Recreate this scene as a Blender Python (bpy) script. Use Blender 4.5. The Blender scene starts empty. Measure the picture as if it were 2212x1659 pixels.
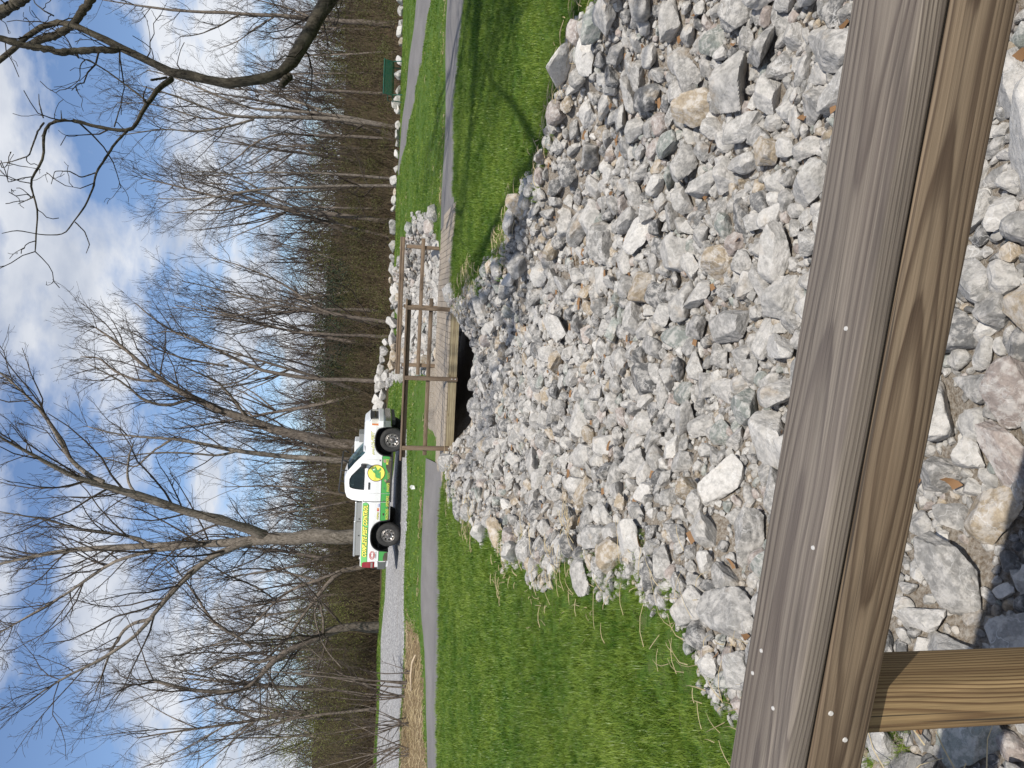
import bpy, bmesh, math, random
import numpy as np
from mathutils import Vector, Matrix
from mathutils.geometry import tessellate_polygon

random.seed(7)
RNG = np.random.default_rng(11)
SC = bpy.context.scene
COL = SC.collection

# ------------------------------------------------------------------ camera, sky, sun, exposure
PITCH, ROLL = math.radians(10.8), math.radians(2.1)
cp, sp, cr, sr = math.cos(PITCH), math.sin(PITCH), math.cos(ROLL), math.sin(ROLL)
def _pit(x, y, z): return Vector((x, cp*y + sp*z, -sp*y + cp*z))
cam_data = bpy.data.cameras.new('camera')
cam = bpy.data.objects.new('camera', cam_data); COL.objects.link(cam)
ax_x = _pit(sr, 0, -cr); ax_y = _pit(cr, 0, sr); ax_z = -_pit(0, 1, 0)
cam.matrix_world = Matrix((ax_x, ax_y, ax_z)).transposed().to_4x4()
cam_data.sensor_fit = 'HORIZONTAL'; cam_data.sensor_width = 36.0; cam_data.lens = 36.0*1597/2212
cam_data.clip_start = 0.05; cam_data.clip_end = 3000
SC.camera = cam

SUN = Vector((0.19, -0.765, 1.0)).normalized()
world = bpy.data.worlds.new('World'); SC.world = world; world.use_nodes = True
wn, wl = world.node_tree.nodes, world.node_tree.links
wn.clear()
def N(nodes, typ, **kw):
    n = nodes.new(typ)
    for k, v in kw.items():
        if k.startswith('i_'): n.inputs[k[2:].replace('_', ' ')].default_value = v
        else: setattr(n, k, v)
    return n
wo = wn.new('ShaderNodeOutputWorld'); wb = wn.new('ShaderNodeBackground'); wb.inputs['Strength'].default_value = 0.092
sky = N(wn, 'ShaderNodeTexSky', sky_type='NISHITA', sun_disc=False, sun_elevation=math.asin(SUN.z),
        sun_rotation=math.atan2(SUN.x, SUN.y), altitude=100, air_density=1.0, dust_density=0.3, ozone_density=1.3)
tc = wn.new('ShaderNodeTexCoord'); sep = wn.new('ShaderNodeSeparateXYZ'); wl.new(tc.outputs['Generated'], sep.inputs[0])
def M(nodes, links, op, a, b=None, c=None, clamp=False):
    n = nodes.new('ShaderNodeMath'); n.operation = op; n.use_clamp = clamp
    for i, v in enumerate((a, b, c)):
        if v is None: continue
        if isinstance(v, (int, float)): n.inputs[i].default_value = v
        else: links.new(v, n.inputs[i])
    return n.outputs[0]
zc = M(wn, wl, 'MAXIMUM', sep.outputs['Z'], 0.0); zc = M(wn, wl, 'ADD', zc, 0.22)
px = M(wn, wl, 'DIVIDE', sep.outputs['X'], zc); py = M(wn, wl, 'DIVIDE', sep.outputs['Y'], zc)
cmb = wn.new('ShaderNodeCombineXYZ'); wl.new(px, cmb.inputs[0]); wl.new(py, cmb.inputs[1]); cmb.inputs[2].default_value = 3.7
cn1 = N(wn, 'ShaderNodeTexNoise', noise_dimensions='3D', i_Scale=1.95, i_Detail=10.0, i_Roughness=0.56, i_Distortion=0.15)
wl.new(cmb.outputs[0], cn1.inputs['Vector'])
cr1 = wn.new('ShaderNodeValToRGB'); cr1.color_ramp.elements[0].position = 0.45; cr1.color_ramp.elements[1].position = 0.575
low = M(wn, wl, 'MULTIPLY', M(wn, wl, 'SUBTRACT', 0.30, sep.outputs['Z'], None, True), 0.20)     # cloud layers pile up towards the horizon
wl.new(M(wn, wl, 'ADD', cn1.outputs['Fac'], low), cr1.inputs[0])
cn2 = N(wn, 'ShaderNodeTexNoise', noise_dimensions='3D', i_Scale=3.1, i_Detail=6.0, i_Roughness=0.55)
cmb2 = wn.new('ShaderNodeVectorMath'); cmb2.operation = 'ADD'; cmb2.inputs[1].default_value = (4.1, 2.3, 8.0)
wl.new(cmb.outputs[0], cmb2.inputs[0]); wl.new(cmb2.outputs[0], cn2.inputs['Vector'])
ccol = wn.new('ShaderNodeValToRGB')
ccol.color_ramp.elements[0].position = 0.32; ccol.color_ramp.elements[0].color = (5.2, 5.8, 7.0, 1)
ccol.color_ramp.elements[1].position = 0.62; ccol.color_ramp.elements[1].color = (9.6, 9.8, 10.2, 1)
wl.new(cn2.outputs['Fac'], ccol.inputs[0])
skyg = wn.new('ShaderNodeMix'); skyg.data_type = 'RGBA'; skyg.blend_type = 'MULTIPLY'; skyg.inputs['Factor'].default_value = 1.0
skyg.inputs['B'].default_value = (1.25, 1.32, 1.48, 1)
wl.new(sky.outputs[0], skyg.inputs['A'])
wmix = wn.new('ShaderNodeMix'); wmix.data_type = 'RGBA'
cfac = M(wn, wl, 'MULTIPLY', cr1.outputs[0], 0.93)
wl.new(cfac, wmix.inputs['Factor']); wl.new(skyg.outputs['Result'], wmix.inputs['A']); wl.new(ccol.outputs[0], wmix.inputs['B'])
wl.new(wmix.outputs['Result'], wb.inputs['Color']); wl.new(wb.outputs[0], wo.inputs[0])

sd = bpy.data.lights.new('sun', 'SUN'); sd.energy = 4.9; sd.angle = math.radians(0.53); sd.color = (1.0, 0.95, 0.87)
so = bpy.data.objects.new('sun', sd); COL.objects.link(so); so.rotation_euler = SUN.to_track_quat('Z', 'Y').to_euler()
so.location = (20, -16, 18)
SC.view_settings.view_transform = 'Standard'; SC.view_settings.look = 'None'
SC.view_settings.exposure = 0.0; SC.view_settings.gamma = 1.0; SC.view_settings.use_curve_mapping = False

# ------------------------------------------------------------------ helpers
def tag(o, label=None, cat=None, group=None, kind=None):
    if label: o['label'] = label
    if cat: o['category'] = cat
    if group: o['group'] = group
    if kind: o['kind'] = kind
    return o
def link(o, parent=None):
    COL.objects.link(o)
    if parent is not None: o.parent = parent
    return o
def empty(name, loc=(0, 0, 0), rz=0.0):
    o = bpy.data.objects.new(name, None); COL.objects.link(o); o.location = loc; o.rotation_euler = (0, 0, rz)
    o.empty_display_size = 0.2
    return o
def mesh_np(name, V, F, mat=None, smooth=False, attrs=None):
    """F: list of int arrays (n,k)"""
    V = np.asarray(V, np.float32)
    me = bpy.data.meshes.new(name)
    F = [np.asarray(f, np.int32) for f in F if len(f)]
    me.vertices.add(len(V)); me.vertices.foreach_set('co', V.ravel())
    if F:
        loops = np.concatenate([f.ravel() for f in F])
        tot = np.concatenate([np.full(len(f), f.shape[1], np.int32) for f in F])
        start = np.concatenate([[0], np.cumsum(tot)[:-1]]).astype(np.int32)
        me.loops.add(len(loops)); me.loops.foreach_set('vertex_index', loops)
        me.polygons.add(len(tot)); me.polygons.foreach_set('loop_start', start)
        me.polygons.foreach_set('use_smooth', np.full(len(tot), smooth, bool))
    if attrs:
        for k, (typ, data) in attrs.items():
            a = me.attributes.new(k, typ, 'POINT')
            a.data.foreach_set('color' if 'COLOR' in typ else 'value', np.asarray(data, np.float32).ravel())
    me.update(calc_edges=True)
    if mat: me.materials.append(mat)
    return me
def obj_np(name, V, F, mat=None, parent=None, smooth=False, attrs=None):
    return link(bpy.data.objects.new(name, mesh_np(name, V, F, mat, smooth, attrs)), parent)
def obj_me(name, me, parent=None):
    return link(bpy.data.objects.new(name, me), parent)
def bm_obj(name, bm, mat=None, parent=None, smooth=False):
    me = bpy.data.meshes.new(name); bm.to_mesh(me); bm.free()
    for p in me.polygons: p.use_smooth = smooth
    if mat: me.materials.append(mat)
    return obj_me(name, me, parent)
def box_bm(sx, sy, sz, bev=0.0, seg=1, c=(0, 0, 0)):
    bm = bmesh.new(); bmesh.ops.create_cube(bm, size=1.0)
    for v in bm.verts: v.co = Vector((v.co.x*sx + c[0], v.co.y*sy + c[1], v.co.z*sz + c[2]))
    if bev > 0: bmesh.ops.bevel(bm, geom=list(bm.edges), offset=bev, segments=seg, affect='EDGES', profile=0.5)
    return bm
LM = {}
def frame_m(o, origin, xdir, zdir=(0, 0, 1)):
    x = Vector(xdir).normalized(); z = Vector(zdir); y = z.cross(x).normalized(); z = x.cross(y)
    LM[o.name] = Matrix(((x.x, y.x, z.x, origin[0]), (x.y, y.y, z.y, origin[1]), (x.z, y.z, z.z, origin[2]), (0, 0, 0, 1)))
    o.matrix_local = LM[o.name]
def smooth01(t): t = np.clip(t, 0, 1); return t*t*(3-2*t)
def tubes(P, R, sides):
    """P (n,k,3), R (n,k) -> verts, quads (open ended)"""
    P = np.asarray(P, float); R = np.asarray(R, float); n, k, _ = P.shape
    T = np.gradient(P, axis=1); T /= np.linalg.norm(T, axis=2, keepdims=True)+1e-9
    mean = T.mean(1); ref = np.where(np.abs(mean[:, 2:3]) < 0.8, np.array([[0, 0, 1.]]), np.array([[1., 0, 0]]))[:, None, :]
    A = np.cross(T, np.broadcast_to(ref, T.shape)); A /= np.linalg.norm(A, axis=2, keepdims=True)+1e-9
    B = np.cross(T, A)
    ang = np.arange(sides)*2*math.pi/sides
    V = P[:, :, None, :] + R[:, :, None, None]*(A[:, :, None, :]*np.cos(ang)[None, None, :, None] + B[:, :, None, :]*np.sin(ang)[None, None, :, None])
    idx = np.arange(n*k*sides).reshape(n, k, sides)
    a = idx[:, :-1, :]; b = np.roll(a, -1, 2); d = idx[:, 1:, :]; c = np.roll(d, -1, 2)
    return V.reshape(-1, 3), np.stack([a, b, c, d], -1).reshape(-1, 4)
class Acc:
    def __init__(s): s.V = []; s.F = {}; s.n = 0; s.A = []
    def add(s, V, F, a=None):
        V = np.asarray(V, float).reshape(-1, 3); F = np.asarray(F, int)
        s.F.setdefault(F.shape[1], []).append(F + s.n); s.V.append(V); s.n += len(V)
        if a is not None: s.A.append(np.broadcast_to(a, (len(V), len(a))))
    def faces(s): return [np.concatenate(f) for f in s.F.values()]
    def build(s, name, mat, parent=None, smooth=False, attr=None):
        at = {attr: ('FLOAT_COLOR', np.concatenate(s.A))} if attr else None
        return obj_np(name, np.concatenate(s.V), s.faces(), mat, parent, smooth, at)
    def box(s, c, size, R=None):
        q = np.array([[x, y, z] for x in (-.5, .5) for y in (-.5, .5) for z in (-.5, .5)])*np.array(size)
        if R is not None: q = q @ np.asarray(R).T
        s.add(q+np.array(c), [[0, 1, 3, 2], [4, 6, 7, 5], [0, 4, 5, 1], [2, 3, 7, 6], [0, 2, 6, 4], [1, 5, 7, 3]])
    def tube(s, pts, r, sides=8, cap=True):
        P = np.array(pts, float); k = len(P); r = np.full(k, r) if np.isscalar(r) else np.asarray(r)
        V, F = tubes(P[None], r[None], sides); base = s.n; s.add(V, F)
        if cap:
            for ring in (list(range(sides))[::-1], [(k-1)*sides+i for i in range(sides)]):
                s.F.setdefault(sides, []).append(np.array([ring])+base)

# ------------------------------------------------------------------ materials
def new_mat(name):
    m = bpy.data.materials.new(name); m.use_nodes = True
    nt = m.node_tree; nt.nodes.clear()
    out = nt.nodes.new('ShaderNodeOutputMaterial'); p = nt.nodes.new('ShaderNodeBsdfPrincipled')
    nt.links.new(p.outputs[0], out.inputs[0])
    return m, nt.nodes, nt.links, p, out
def simple(name, col, rough=0.5, metal=0.0, coat=0.0, noise=0.0, nscale=20, spec=0.5, bump=0.0):
    m, n, l, p, o = new_mat(name)
    p.inputs['Base Color'].default_value = (*col, 1); p.inputs['Roughness'].default_value = rough
    p.inputs['Metallic'].default_value = metal; p.inputs['Coat Weight'].default_value = coat
    p.inputs['Specular IOR Level'].default_value = spec
    if noise or bump:
        t = n.new('ShaderNodeTexCoord'); x = N(n, 'ShaderNodeTexNoise', i_Scale=nscale, i_Detail=5.0)
        l.new(t.outputs['Object'], x.inputs['Vector'])
        if noise:
            r = n.new('ShaderNodeValToRGB')
            r.color_ramp.elements[0].color = (*[c*(1-noise) for c in col], 1); r.color_ramp.elements[1].color = (*[min(1, c*(1+noise)) for c in col], 1)
            r.color_ramp.elements[0].position = .3; r.color_ramp.elements[1].position = .7
            l.new(x.outputs['Fac'], r.inputs[0]); l.new(r.outputs[0], p.inputs['Base Color'])
        if bump:
            b = N(n, 'ShaderNodeBump', i_Strength=bump, i_Distance=0.02); l.new(x.outputs['Fac'], b.inputs['Height']); l.new(b.outputs[0], p.inputs['Normal'])
    return m
def mixc(n, l, fac, a, b, typ='MIX'):
    x = n.new('ShaderNodeMix'); x.data_type = 'RGBA'; x.blend_type = typ
    for s, v in (('Factor', fac), ('A', a), ('B', b)):
        if isinstance(v, (int, float)): x.inputs[s].default_value = v
        elif isinstance(v, tuple): x.inputs[s].default_value = (*v, 1) if len(v) == 3 else v
        else: l.new(v, x.inputs[s])
    return x.outputs['Result']
def ramp(n, l, fac, stops):
    r = n.new('ShaderNodeValToRGB'); e = r.color_ramp.elements
    while len(e) < len(stops): e.new(0.5)
    for i, (p, c) in enumerate(stops):
        e[i].position = p; e[i].color = (c, c, c, 1) if isinstance(c, (int, float)) else (*c, 1)
    l.new(fac, r.inputs[0]); return r.outputs[0]
def noise(n, l, vec, scale, detail=4.0, rough=0.5, dist=0.0):
    x = N(n, 'ShaderNodeTexNoise', i_Scale=float(scale), i_Detail=float(detail), i_Roughness=rough, i_Distortion=dist)
    if vec is not None: l.new(vec, x.inputs['Vector'])
    return x
def vmath(n, l, op, a, b):
    x = n.new('ShaderNodeVectorMath'); x.operation = op
    for i, v in enumerate((a, b)):
        if isinstance(v, tuple): x.inputs[i].default_value = v
        else: l.new(v, x.inputs[i])
    return x.outputs[0]

def wood_mat(name, light, mid, dark, freq=62.0, grey=(0.30, 0.27, 0.24), greyamt=0.5, bump=0.25):
    m, n, l, p, o = new_mat(name)
    t = n.new('ShaderNodeTexCoord'); oi = n.new('ShaderNodeObjectInfo')
    rnd = M(n, l, 'MULTIPLY', oi.outputs['Random'], 23.7)
    cx = n.new('ShaderNodeCombineXYZ'); l.new(rnd, cx.inputs[0])
    base = vmath(n, l, 'ADD', t.outputs['Object'], cx.outputs[0])
    slow = vmath(n, l, 'MULTIPLY', base, (0.9, 2.0, 2.0)); ns = noise(n, l, slow, 1.0, 2.0, 0.45)
    warp = vmath(n, l, 'MULTIPLY', vmath(n, l, 'SUBTRACT', ns.outputs['Color'], (0.5, 0.5, 0.5)), (0.0, 0.045, 0.060))
    fine = vmath(n, l, 'MULTIPLY', base, (3.0, 26.0, 26.0)); nf = noise(n, l, fine, 1.0, 3.0)
    warp2 = vmath(n, l, 'MULTIPLY', vmath(n, l, 'SUBTRACT', nf.outputs['Color'], (0.5, 0.5, 0.5)), (0.0, 0.005, 0.005))
    q = vmath(n, l, 'ADD', vmath(n, l, 'ADD', base, warp), warp2)
    q = vmath(n, l, 'ADD', vmath(n, l, 'MULTIPLY', q, (0.0, 1.0, 1.0)), (0.0, 0.012, 0.085))
    ln = n.new('ShaderNodeVectorMath'); ln.operation = 'LENGTH'; l.new(q, ln.inputs[0])
    ring = M(n, l, 'FRACT', M(n, l, 'MULTIPLY', ln.outputs['Value'], freq))
    late = ramp(n, l, ring, [(0.0, 0.05), (0.45, 0.1), (0.74, 0.85), (0.86, 1.0), (0.93, 0.25), (1.0, 0.05)])
    fib = noise(n, l, vmath(n, l, 'MULTIPLY', base, (5.0, 330.0, 330.0)), 1.0, 3.0, 0.6)
    blot = noise(n, l, vmath(n, l, 'MULTIPLY', base, (2.2, 16.0, 16.0)), 1.0, 4.0, 0.55)
    c = mixc(n, l, late, light, dark)
    c = mixc(n, l, ramp(n, l, blot.outputs['Fac'], [(0.35, 0.0), (0.7, 1.0)]), c, mid)
    c = mixc(n, l, late, c, mixc(n, l, 0.55, c, dark))
    # close narrow growth lines running along the board, drifting slowly
    gl = vmath(n, l, 'ADD', vmath(n, l, 'MULTIPLY', base, (0.55, 1.0, 1.0)), vmath(n, l, 'MULTIPLY', warp, (0.0, 0.35, 0.35)))
    g1 = noise(n, l, vmath(n, l, 'MULTIPLY', gl, (0.9, 78.0, 78.0)), 1.0, 2.5, 0.55)
    c = mixc(n, l, M(n, l, 'MULTIPLY', ramp(n, l, g1.outputs['Fac'], [(0.54, 0.0), (0.585, 0.9), (0.72, 1.0)]), 0.42), c, dark)
    g2 = noise(n, l, vmath(n, l, 'MULTIPLY', gl, (2.0, 190.0, 190.0)), 1.0, 2.0, 0.5)
    c = mixc(n, l, M(n, l, 'MULTIPLY', ramp(n, l, g2.outputs['Fac'], [(0.55, 0.0), (0.62, 1.0)]), 0.30), c, dark)
    ck = noise(n, l, vmath(n, l, 'MULTIPLY', gl, (1.4, 150.0, 150.0)), 1.0, 1.0, 0.4)
    check = ramp(n, l, ck.outputs['Fac'], [(0.735, 0.0), (0.765, 1.0)])
    c = mixc(n, l, M(n, l, 'MULTIPLY', check, 0.85), c, (0.02, 0.014, 0.01))
    # water stains
    ws = noise(n, l, vmath(n, l, 'MULTIPLY', base, (1.9, 11.0, 11.0)), 1.0, 5.0, 0.6)
    c = mixc(n, l, 1.0, c, ramp(n, l, ws.outputs['Fac'], [(0.28, 0.62), (0.45, 1.0), (0.75, 1.12)]), 'MULTIPLY')
    # weathered grey
    gp = noise(n, l, vmath(n, l, 'MULTIPLY', base, (1.3, 9.0, 9.0)), 1.0, 3.0)
    c = mixc(n, l, M(n, l, 'MULTIPLY', ramp(n, l, gp.outputs['Fac'], [(0.3, 0.2), (0.75, 1.0)]), greyamt), c, mixc(n, l, 0.42, c, grey))
    c = mixc(n, l, 1.0, c, ramp(n, l, fib.outputs['Fac'], [(0.25, 0.72), (0.75, 1.18)]), 'MULTIPLY')
    # knots
    kv = N(n, 'ShaderNodeTexVoronoi', i_Scale=1.0, feature='F1'); l.new(vmath(n, l, 'MULTIPLY', base, (2.1, 7.0, 7.0)), kv.inputs['Vector'])
    kf = ramp(n, l, kv.outputs['Distance'], [(0.0, 1.0), (0.075, 0.85), (0.13, 0.0)])
    c = mixc(n, l, M(n, l, 'MULTIPLY', kf, 0.75), c, tuple(d*0.55 for d in dark))
    l.new(c, p.inputs['Base Color']); p.inputs['Roughness'].default_value = 0.72; p.inputs['Specular IOR Level'].default_value = 0.25
    b = N(n, 'ShaderNodeBump', i_Strength=bump, i_Distance=0.003)
    l.new(M(n, l, 'SUBTRACT', M(n, l, 'ADD', M(n, l, 'MULTIPLY', late, 0.6), fib.outputs['Fac']), M(n, l, 'MULTIPLY', check, 2.0)), b.inputs['Height']); l.new(b.outputs[0], p.inputs['Normal'])
    return m
W_CAP = wood_mat('weathered_cap_wood', (0.215, 0.180, 0.140), (0.165, 0.135, 0.107), (0.070, 0.052, 0.042), 185, (0.235, 0.215, 0.197), 0.55)
W_RAIL = wood_mat('brown_rail_wood', (0.20, 0.150, 0.098), (0.145, 0.102, 0.064), (0.046, 0.027, 0.015), 190, (0.19, 0.16, 0.13), 0.35)
W_POST = wood_mat('golden_post_wood', (0.27, 0.19, 0.092), (0.20, 0.132, 0.062), (0.070, 0.034, 0.013), 175, (0.30, 0.25, 0.19), 0.2)
W_FAR = wood_mat('footbridge_timber', (0.27, 0.198, 0.132), (0.21, 0.15, 0.098), (0.10, 0.062, 0.036), 150, (0.235, 0.205, 0.172), 0.5)
W_BEAM = wood_mat('pale_treated_beam', (0.40, 0.35, 0.22), (0.33, 0.28, 0.17), (0.17, 0.12, 0.065), 40, (0.33, 0.30, 0.23), 0.3)
W_DECK = wood_mat('sun_bleached_deck', (0.42, 0.36, 0.28), (0.37, 0.31, 0.24), (0.24, 0.19, 0.14), 45, (0.40, 0.365, 0.32), 0.55)

def rock_mat(name, per_object):
    m, n, l, p, o = new_mat(name)
    t = n.new('ShaderNodeTexCoord')
    if per_object:
        oi = n.new('ShaderNodeObjectInfo'); tint = oi.outputs['Color']
        cx = n.new('ShaderNodeCombineXYZ'); l.new(M(n, l, 'MULTIPLY', oi.outputs['Random'], 91.0), cx.inputs[0])
        l.new(M(n, l, 'MULTIPLY', oi.outputs['Random'], 37.0), cx.inputs[1])
        vec = vmath(n, l, 'ADD', vmath(n, l, 'MULTIPLY', t.outputs['Object'], (0.17, 0.14, 0.12)), cx.outputs[0])
    else:
        at = n.new('ShaderNodeAttribute'); at.attribute_name = 'tint'; tint = at.outputs['Color']; vec = t.outputs['Object']
    wn_ = noise(n, l, vec, 7.0, 4.0)
    v2 = vmath(n, l, 'ADD', vec, vmath(n, l, 'MULTIPLY', wn_.outputs['Color'], (0.22, 0.22, 0.22)))
    vo = N(n, 'ShaderNodeTexVoronoi', feature='DISTANCE_TO_EDGE', i_Scale=13.0); l.new(v2, vo.inputs['Vector'])
    vein = ramp(n, l, vo.outputs['Distance'], [(0.0, 1.0), (0.014, 0.7), (0.040, 0.0)])
    vmod = noise(n, l, vec, 5.0, 3.0); vein = M(n, l, 'MULTIPLY', vein, ramp(n, l, vmod.outputs['Fac'], [(0.48, 0.0), (0.62, 1.0)]))
    dn = noise(n, l, vec, 17.0, 8.0, 0.68); dust = ramp(n, l, dn.outputs['Fac'], [(0.46, 0.0), (0.58, 1.0)])
    mot = noise(n, l, vec, 40.0, 6.0, 0.7)
    c = mixc(n, l, 1.0, tint, ramp(n, l, mot.outputs['Fac'], [(0.3, 0.66), (0.7, 1.28)]), 'MULTIPLY')
    c = mixc(n, l, M(n, l, 'MULTIPLY', dust, 0.55), c, (0.56, 0.53, 0.49))
    c = mixc(n, l, M(n, l, 'MULTIPLY', vein, 0.60), c, (0.62, 0.605, 0.58))
    sn = noise(n, l, vec, 4.3, 5.0, 0.6)
    st = ramp(n, l, sn.outputs['Fac'], [(0.60, 0.0), (0.76, 1.0)])
    c = mixc(n, l, M(n, l, 'MULTIPLY', st, 0.45), c, (0.36, 0.25, 0.13))
    l.new(c, p.inputs['Base Color']); p.inputs['Roughness'].default_value = 0.85; p.inputs['Specular IOR Level'].default_value = 0.3
    bn = noise(n, l, vec, 26.0, 9.0, 0.66)
    b1 = N(n, 'ShaderNodeBump', i_Strength=0.7, i_Distance=0.02); l.new(M(n, l, 'ADD', bn.outputs['Fac'], M(n, l, 'MULTIPLY', vein, 0.06)), b1.inputs['Height'])
    l.new(b1.outputs[0], p.inputs['Normal'])
    return m
ROCK1 = rock_mat('limestone', True); ROCK2 = rock_mat('limestone_rubble', False)

def ground_mat():
    m, n, l, p, o = new_mat('ground_soil_grass_litter')
    g = n.new('ShaderNodeNewGeometry'); at = n.new('ShaderNodeAttribute'); at.attribute_name = 'zone'
    sp_ = n.new('ShaderNodeSeparateColor'); l.new(at.outputs['Color'], sp_.inputs[0])
    big = noise(n, l, g.outputs['Position'], 0.55, 5.0, 0.6); fi = noise(n, l, g.outputs['Position'], 9.0, 8.0, 0.7); vf = noise(n, l, g.outputs['Position'], 55.0, 5.0, 0.7)
    grass = mixc(n, l, fi.outputs['Fac'], (0.055, 0.11, 0.018), (0.085, 0.15, 0.028))
    soil = mixc(n, l, vf.outputs['Fac'], (0.11, 0.08, 0.05), (0.21, 0.165, 0.11))
    grass = mixc(n, l, ramp(n, l, fi.outputs['Fac'], [(0.50, 0.0), (0.72, 0.6)]), grass, soil)
    lit = mixc(n, l, ramp(n, l, vf.outputs['Fac'], [(0.3, 0.0), (0.7, 1.0)]), (0.04, 0.028, 0.018), (0.12, 0.083, 0.048))
    lit = mixc(n, l, ramp(n, l, big.outputs['Fac'], [(0.5, 0.0), (0.65, 0.5)]), lit, (0.055, 0.065, 0.02))
    bed = mixc(n, l, ramp(n, l, vf.outputs['Fac'], [(0.35, 0.0), (0.65, 1.0)]), (0.15, 0.115, 0.08), (0.36, 0.33, 0.29))
    dry = mixc(n, l, ramp(n, l, vf.outputs['Fac'], [(0.35, 0.0), (0.65, 1.0)]), (0.09, 0.062, 0.036), (0.30, 0.225, 0.13))
    jit = M(n, l, 'MULTIPLY', M(n, l, 'SUBTRACT', fi.outputs['Fac'], 0.5), 0.9)
    def thr(ch): return ramp(n, l, M(n, l, 'ADD', ch, jit), [(0.42, 0.0), (0.58, 1.0)])
    c = mixc(n, l, thr(sp_.outputs[1]), grass, lit); c = mixc(n, l, thr(sp_.outputs[0]), c, dry); c = mixc(n, l, thr(sp_.outputs[2]), c, bed)
    l.new(c, p.inputs['Base Color']); p.inputs['Roughness'].default_value = 0.95; p.inputs['Specular IOR Level'].default_value = 0.1
    b = N(n, 'ShaderNodeBump', i_Strength=0.6, i_Distance=0.04); l.new(M(n, l, 'ADD', fi.outputs['Fac'], vf.outputs['Fac']), b.inputs['Height']); l.new(b.outputs[0], p.inputs['Normal'])
    return m
GROUND = ground_mat()
def asphalt_mat():
    m, n, l, p, o = new_mat('grey_asphalt')
    g = n.new('ShaderNodeNewGeometry')
    a = noise(n, l, g.outputs['Position'], 120.0, 3.0, 0.7); b_ = noise(n, l, g.outputs['Position'], 0.9, 5.0, 0.6)
    c = mixc(n, l, ramp(n, l, a.outputs['Fac'], [(0.3, 0.0), (0.7, 1.0)]), (0.105, 0.098, 0.094), (0.215, 0.203, 0.195))
    c = mixc(n, l, 1.0, c, ramp(n, l, b_.outputs['Fac'], [(0.3, 0.8), (0.7, 1.15)]), 'MULTIPLY')
    l.new(c, p.inputs['Base Color']); p.inputs['Roughness'].default_value = 0.9
    bu = N(n, 'ShaderNodeBump', i_Strength=0.35, i_Distance=0.006); l.new(a.outputs['Fac'], bu.inputs['Height']); l.new(bu.outputs[0], p.inputs['Normal'])
    return m
ASPHALT = asphalt_mat()
def gravel_mat():
    m, n, l, p, o = new_mat('pale_crushed_gravel')
    g = n.new('ShaderNodeNewGeometry')
    v = N(n, 'ShaderNodeTexVoronoi', i_Scale=26.0); l.new(g.outputs['Position'], v.inputs['Vector'])
    b_ = noise(n, l, vmath(n, l, 'MULTIPLY', g.outputs['Position'], (0.25, 1.6, 1.0)), 1.0, 4.0)
    hs = n.new('ShaderNodeSeparateColor'); l.new(v.outputs['Color'], hs.inputs[0])
    c = ramp(n, l, hs.outputs[0], [(0.0, (0.13, 0.127, 0.127)), (0.5, (0.30, 0.293, 0.288)), (1.0, (0.54, 0.527, 0.513))])
    c = mixc(n, l, ramp(n, l, b_.outputs['Fac'], [(0.55, 0.0), (0.75, 0.5)]), c, (0.24, 0.20, 0.15))
    l.new(c, p.inputs['Base Color']); p.inputs['Roughness'].default_value = 0.9
    bu = N(n, 'ShaderNodeBump', i_Strength=1.0, i_Distance=0.03, invert=True); l.new(v.outputs['Distance'], bu.inputs['Height']); l.new(bu.outputs[0], p.inputs['Normal'])
    return m
GRAVEL = gravel_mat()
def bark_mat(name, a, b, scale=6.0):
    m, n, l, p, o = new_mat(name)
    t = n.new('ShaderNodeTexCoord')
    x = noise(n, l, vmath(n, l, 'MULTIPLY', t.outputs['Object'], (1.0, 1.0, 0.35)), scale*3, 7.0, 0.65); y = noise(n, l, t.outputs['Object'], scale*0.35, 4.0)
    c = mixc(n, l, ramp(n, l, x.outputs['Fac'], [(0.35, 0.0), (0.66, 1.0)]), a, b)
    c = mixc(n, l, ramp(n, l, y.outputs['Fac'], [(0.55, 0.0), (0.7, 0.55)]), c, tuple(min(1, v*1.45) for v in b))
    l.new(c, p.inputs['Base Color']); p.inputs['Roughness'].default_value = 0.9; p.inputs['Specular IOR Level'].default_value = 0.2
    bu = N(n, 'ShaderNodeBump', i_Strength=0.8, i_Distance=0.03); l.new(x.outputs['Fac'], bu.inputs['Height']); l.new(bu.outputs[0], p.inputs['Normal'])
    return m
BARK = bark_mat('grey_brown_bark', (0.065, 0.05, 0.04), (0.215, 0.18, 0.148))
BARK_PALE = bark_mat('pale_bark', (0.08, 0.066, 0.052), (0.245, 0.21, 0.175))
BARK_DARK = bark_mat('dark_mossy_bark', (0.022, 0.018, 0.013), (0.105, 0.090, 0.066), 9.0)
TWIG = simple('twig_bark', (0.066, 0.053, 0.044), 0.9, noise=0.25, nscale=1.5, spec=0.15)
TWIG_DARK = simple('dark_twig_bark', (0.045, 0.036, 0.028), 0.9, noise=0.25, nscale=3, spec=0.15)
TWIG_DRY = simple('thicket_twigs', (0.078, 0.060, 0.038), 0.9, noise=0.45, nscale=0.9, spec=0.1)
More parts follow.
